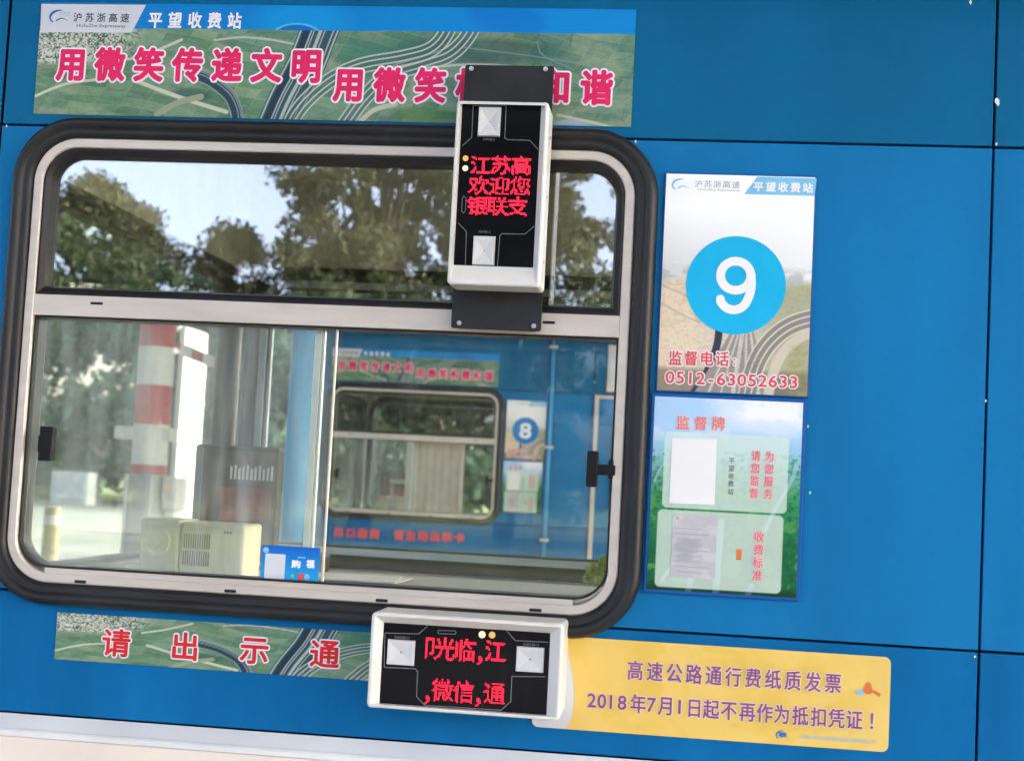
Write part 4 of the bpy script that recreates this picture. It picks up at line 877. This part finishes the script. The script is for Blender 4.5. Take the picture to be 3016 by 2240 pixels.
# canopy out of view, added to shade booths and cut sky light
yc = 12.0; wc0, wc1 = at(515, 1200, yc)[0], at(598, 1200, yc)[0]
can = empty('shade_canopy', (0, 5, 0), 'large white roof canopy on square columns, unseen, added to shade the booths', 'canopy')
mb = MB(); mb.box(-26, 22, -8, 17, 5.8, 6.5); obj('roof_slab', mb, M['soffit'], can, bevel=.05)
for x, y in ((9, yc), (-16, yc), (9, -7.5), (-16, -7.5)):
    mb = MB(); mb.box(x, x+(wc1-wc0), y, y+.3, 0, 5.8); obj('column', mb, M['white_paint'], can, bevel=.01)
wp = empty('white_screen', (at(531, 1200, yc)[0], yc, 0), 'tall white screen panel shaped to catch the sun, just right of the thick striped post', 'screen panel')
xr = at(531, 1200, yc)[0]; yb2 = xr/(at(600, 1200, 0)[0]/CAM_D)-CAM_D
mb = MB(); mb.box(xr-.06, xr, yc, yb2, .012, at(550, 960, yc)[1]); obj('panel', mb, M['white_paint'], wp, bevel=.008)  # depth shaped so the sunlit side fills the bright gap
for yy in (yc+.08, yb2-.1): mb = MB(); mb.box(xr-.11, xr+.05, yy-.04, yy+.04, .012, .10); obj('foot', mb, M['grey_metal'], wp, bevel=.005)
# grey cabinet below the post, yellow bollard, far utility box
yg = 5.35; a, b = at(388, 1395, yg), at(452, 1395, yg); c0 = at(360, 1580, yg)[0]
cab = empty('lane_cabinet', ((a[0]+b[0])/2, yg, .0), 'grey metal lane cabinet in front of the thick striped post', 'cabinet')
mb = MB(); mb.box(a[0]-.02, b[0]-.01, yg, yg+.3, .006, a[1]); obj('body', mb, M['grey_metal'], cab, bevel=.006)
mb = MB(); mb.box(a[0]+.002, b[0]-.03, yg-.008, yg-.001, .2, a[1]-.05); obj('door', mb, M['grey_metal'], cab, bevel=.003)
mb = MB(); mb.box(a[0]-.036, a[0]-.022, yg-.006, yg+.3, .006, a[1]); obj('corner_trim', mb, M['white_paint'], cab, bevel=.002)
a, b = at(475, 1410, 5.5), at(522, 1410, 5.5); mc = empty('ticket_machine', ((a[0]+b[0])/2, 5.5, 0), 'small pale ticket machine right of the grey lane cabinet', 'machine')
mb = MB(); mb.box(a[0], b[0], 5.5, 5.7, 1.02, at(500, 1405, 5.5)[1]); obj('head', mb, M['grey_white'], mc, bevel=.02)
mb = MB(); mb.box(a[0]+.015, b[0]-.015, 5.53, 5.67, .006, 1.02); obj('pedestal', mb, M['white_paint'], mc, bevel=.01)
mb = MB(); mb.box(a[0]+.02, b[0]-.02, 5.494, 5.4995, at(500, 1450, 5.5)[1], at(500, 1425, 5.5)[1]); obj('slot_panel', mb, M['cream'], mc)
x, z = at(155, 1492, 12); mb = MB(); mb.cyl((x, 12, .004), (x, 12, z), .085, .08, 20); yb_ = tag(obj('bollard', mb, M['yellow_paint'], origin=(x, 12, 0), smooth=False), 'blurred yellow bollard on the pale road at the lower left of the window', 'bollard')
mb = MB(); mb.cyl((x, 12, z-.18), (x, 12, z-.08), .0865, .0855, 20, False); obj('reflective_band', mb, M['white_paint'], yb_)
a, b = at(152, 1386, 34), at(256, 1455, 34); ub = empty('utility_box', ((a[0]+b[0])/2, 34, 0), 'pale grey utility box at the foot of the trees, lower left of the window', 'utility box')
mb = MB(); mb.box(a[0], b[0], 34, 34.6, .01, a[1]); obj('body', mb, M['grey_metal'], ub, bevel=.02)
mb = MB(); mb.box(a[0]+.06, b[0]-.06, 33.97, 33.995, .15, a[1]-.08); obj('door', mb, M['grey_metal'], ub, bevel=.005)

# ------------------------------------------------------------------ trees
def leaf_mesh(name, seed, H, base, rx, ry, nc, nl, ls, sig):
    rng = np.random.RandomState(seed); cen = []
    while len(cen) < nc:
        t = rng.rand(); q = rng.uniform(-1, 1, 2); prof = min(1, (1-t)**.55*1.15)*(.82+.18*min(1, t*5))
        if np.hypot(*q) < 1: cen.append((q[0]*rx*prof, q[1]*ry*prof, base+sig*.4+(H-base-sig*.8)*t))
    cen = np.array(cen)
    sz = .6+.8*rng.rand(nc)
    k = rng.randint(0, nc, nl); d = rng.normal(0, 1, (nl, 3)); d /= np.linalg.norm(d, axis=1)[:, None]; d *= (rng.rand(nl)**.5)[:, None]
    pos = cen[k]+d*sig*sz[k][:, None]*np.array([1, 1, .75]); pos[:, 2] = np.maximum(pos[:, 2], .15 if H > 1 else 0)
    a = rng.normal(0, 1, (nl, 3)); a /= np.linalg.norm(a, axis=1)[:, None]; b = np.cross(a, rng.normal(0, 1, (nl, 3))); b /= np.linalg.norm(b, axis=1)[:, None]
    s = (ls*(.6+.8*rng.rand(nl)))[:, None]; a *= s; b *= s*.55
    V = np.stack([pos-a, pos-b*1., pos+a, pos+b], 1).reshape(-1, 3)
    me = bpy.data.meshes.new(name); me.from_pydata(V.tolist(), [], np.arange(nl*4).reshape(-1, 4).tolist())
    tone = np.clip(.45*rng.rand(nc)[k]+.55*rng.rand(nl), 0, 1); A = me.attributes.new('tone', 'FLOAT', 'POINT'); A.data.foreach_set('value', np.repeat(tone, 4).astype(np.float32))
    return me, cen
def tree(x, y, H, base, rx, ry, label, group, m, seed, nc=55, nl=6000, ls=.13, sig=.75):
    me, cen = leaf_mesh('crown', seed, H, base, rx, ry, nc, nl, ls, sig); me.materials.append(m)
    e = empty('tree', (x, y, 0), label, 'tree', group)
    o = bpy.data.objects.new('crown', me); C.objects.link(o); o.parent = e
    mb = MB(); tr = H*.017+.05; top = H*.62; rng = random.Random(seed)
    pts = [(rng.uniform(-.1, .1)*i, rng.uniform(-.1, .1)*i, top*i/5) for i in range(6)]
    for i in range(5): mb.cyl(pts[i], pts[i+1], tr*(1-.14*i), tr*(1-.14*(i+1)), 9, i == 0)
    for c in cen[::4]:
        s = pts[rng.randint(2, 5)]; md = tuple(.5*(s[j]+c[j])+(.25 if j == 2 else 0) for j in range(3))
        mb.cyl(s, md, tr*.35, tr*.2, 6, False); mb.cyl(md, tuple(c), tr*.2, tr*.06, 6, False)
    t = obj('trunk', MB().add([(p[0]+x, p[1]+y, p[2]) for p in mb.v], mb.f), M['bark'], e, smooth=True)
    return e
GR = 'trees behind the camera mirrored in the upper pane'; GF = 'trees beyond the toll lanes'
O, GN = M['leaf_olive'], M['leaf_green']
NB = ((-18.6, -25, 7.2, .6, 2.4, 2.0, 'olive tree mirrored at the far left of the upper pane', 11),
      (-14.8, -26, 7.2, .6, 2.5, 2.0, 'lumpy olive tree mirrored left in the upper pane', 12),
      (-11.8, -24.5, 6.9, .5, 2.3, 1.9, 'low brownish tree mirrored in the upper pane, left of the sky gap', 13),
      (-9.2, -25.5, 6.1, .5, 2.1, 1.7, 'lowest tree mirrored in the upper pane, under the sky gap', 14),
      (-5.9, -24, 10.4, .5, 2.6, 2.0, 'tall dense olive tree mirrored in the middle of the upper pane', 15),
      (-3.2, -24.5, 10.2, .5, 2.4, 2.0, 'tall dense tree mirrored behind the tall LED display', 16),
      (-.7, -26, 8.9, .5, 1.3, 1.2, 'thin tall tree mirrored at the right end of the upper pane', 17),
      (2.2, -25, 8.8, .6, 2.0, 2.0, 'full olive tree behind the camera, right of the thin one', 18),
      (-13.0, -30, 7.4, .5, 2.6, 2.0, 'second row olive tree mirrored behind the lumpy one', 19),
      (-8.0, -30, 6.8, .5, 2.6, 2.0, 'second row olive tree mirrored behind the lowest one', 20))
for (x, y, H, b, rx, ry, lab, sd_) in NB: tree(x, y, H, b, rx, ry, lab, GR, O, sd_, nc=240 if H > 9.5 else 150 if rx > 1.4 else 60, nl=60000 if H > 9.5 else 32000 if rx > 1.4 else 9000, ls=.062, sig=.42)
NF = ((-26, 40, 11, .1, 3.4, 2.6, 'broad green tree beyond the lanes, outside the left edge of the window', 21), (-20.4, 39, 10.5, .1, 3.3, 2.5, 'broad green tree seen at the left edge of the left pane', 22), (-15.6, 40, 11.5, .1, 3.2, 2.6, 'broad green tree seen behind the thick striped post', 23),
      (-11.2, 39, 10, .1, 3.0, 2.5, 'yellowish green tree seen between the window post and the far booth', 24), (-7.0, 40, 10.5, .1, 3.0, 2.5, 'green tree hidden behind the left half of the far booth', 25), (-3.0, 41, 11, .1, 3.0, 2.5, 'green tree seen through the far booth window', 26), (1.2, 40, 10, .1, 2.9, 2.4, 'green tree behind the right end of the far booth', 27), (5.6, 41, 10.5, .1, 3.0, 2.4, 'green tree beyond the lanes on the far right', 28),
      (-23.4, 46, 13, .1, 4.3, 2.8, 'taller tree in the second row, left of the broad edge tree', 31), (-18.2, 46, 13.5, .1, 4.3, 2.8, 'taller tree in the second row, in the gap left of the striped post', 32), (-13.4, 46, 13, .1, 4.3, 2.8, 'taller tree in the second row, in the gap beside the window post', 33), (-8.8, 47, 13.5, .1, 4.2, 2.8, 'taller tree in the second row behind the far booth', 34), (-4.6, 47, 13.5, .1, 4.2, 2.8, 'taller tree in the second row seen through the far booth glass', 35),
      (9.8, 40, 10.5, .1, 3.2, 2.5, 'green tree added far right to block bright sky, second from the end of the row', 36), (14.2, 41, 11, .1, 3.4, 2.5, 'green tree added far right to block bright sky, out of the window view', 37), (19, 40, 11, .1, 3.6, 2.6, 'last green tree of the row, added on the far right to block bright sky', 38), (3.4, 47, 13, .1, 3.6, 2.8, 'taller second row tree added beyond the door of the far booth to block bright sky', 39), (11.8, 47, 13, .1, 3.8, 2.8, 'taller second row tree added on the far right to block bright sky', 40))  # unseen trees added to screen off bright sky on the right
for (x, y, H, b, rx, ry, lab, sd_) in NF: tree(x, y, H, b, rx, ry, lab, GF, GN, sd_, nc=130 if x < -10 or y < 44 else 80, nl=17000 if x < -10 else 12000 if y < 44 else 6500, ls=.19, sig=.95 if x < -10 else .85)
# a green plant at the window's lower right corner
pc = at(1766, 1688, 1.45); me, cen = leaf_mesh('leaves', 33, .085, .0, .050, .045, 18, 700, .009, .018)
zb = pc[1]-.15
pot = empty('potted_plant', (pc[0]+.012, 1.45, zb), 'small bright green plant inside the lower right corner of the window', 'plant')
me.materials.append(leafmat('bright_leaves', (.16, .28, .04), (.45, .54, .10))); o = bpy.data.objects.new('leaves', me); C.objects.link(o); o.parent = pot; o.location = (0, 0, .105)
mb = MB(); mb.cyl((pc[0]+.012, 1.45, zb+.001), (pc[0]+.012, 1.45, zb+.105), .030, .042, 18); obj('pot', mb, M['grey_dark'], pot, smooth=False)
mb = MB(); mb.box(pc[0]-.2, pc[0]+.3, 1.33, 1.62, .17, zb); tag(obj('side_shelf', mb, M['navy'], origin=(pc[0], 1.45, .17), bevel=.004), 'low dark shelf under the green plant inside the booth', 'shelf')
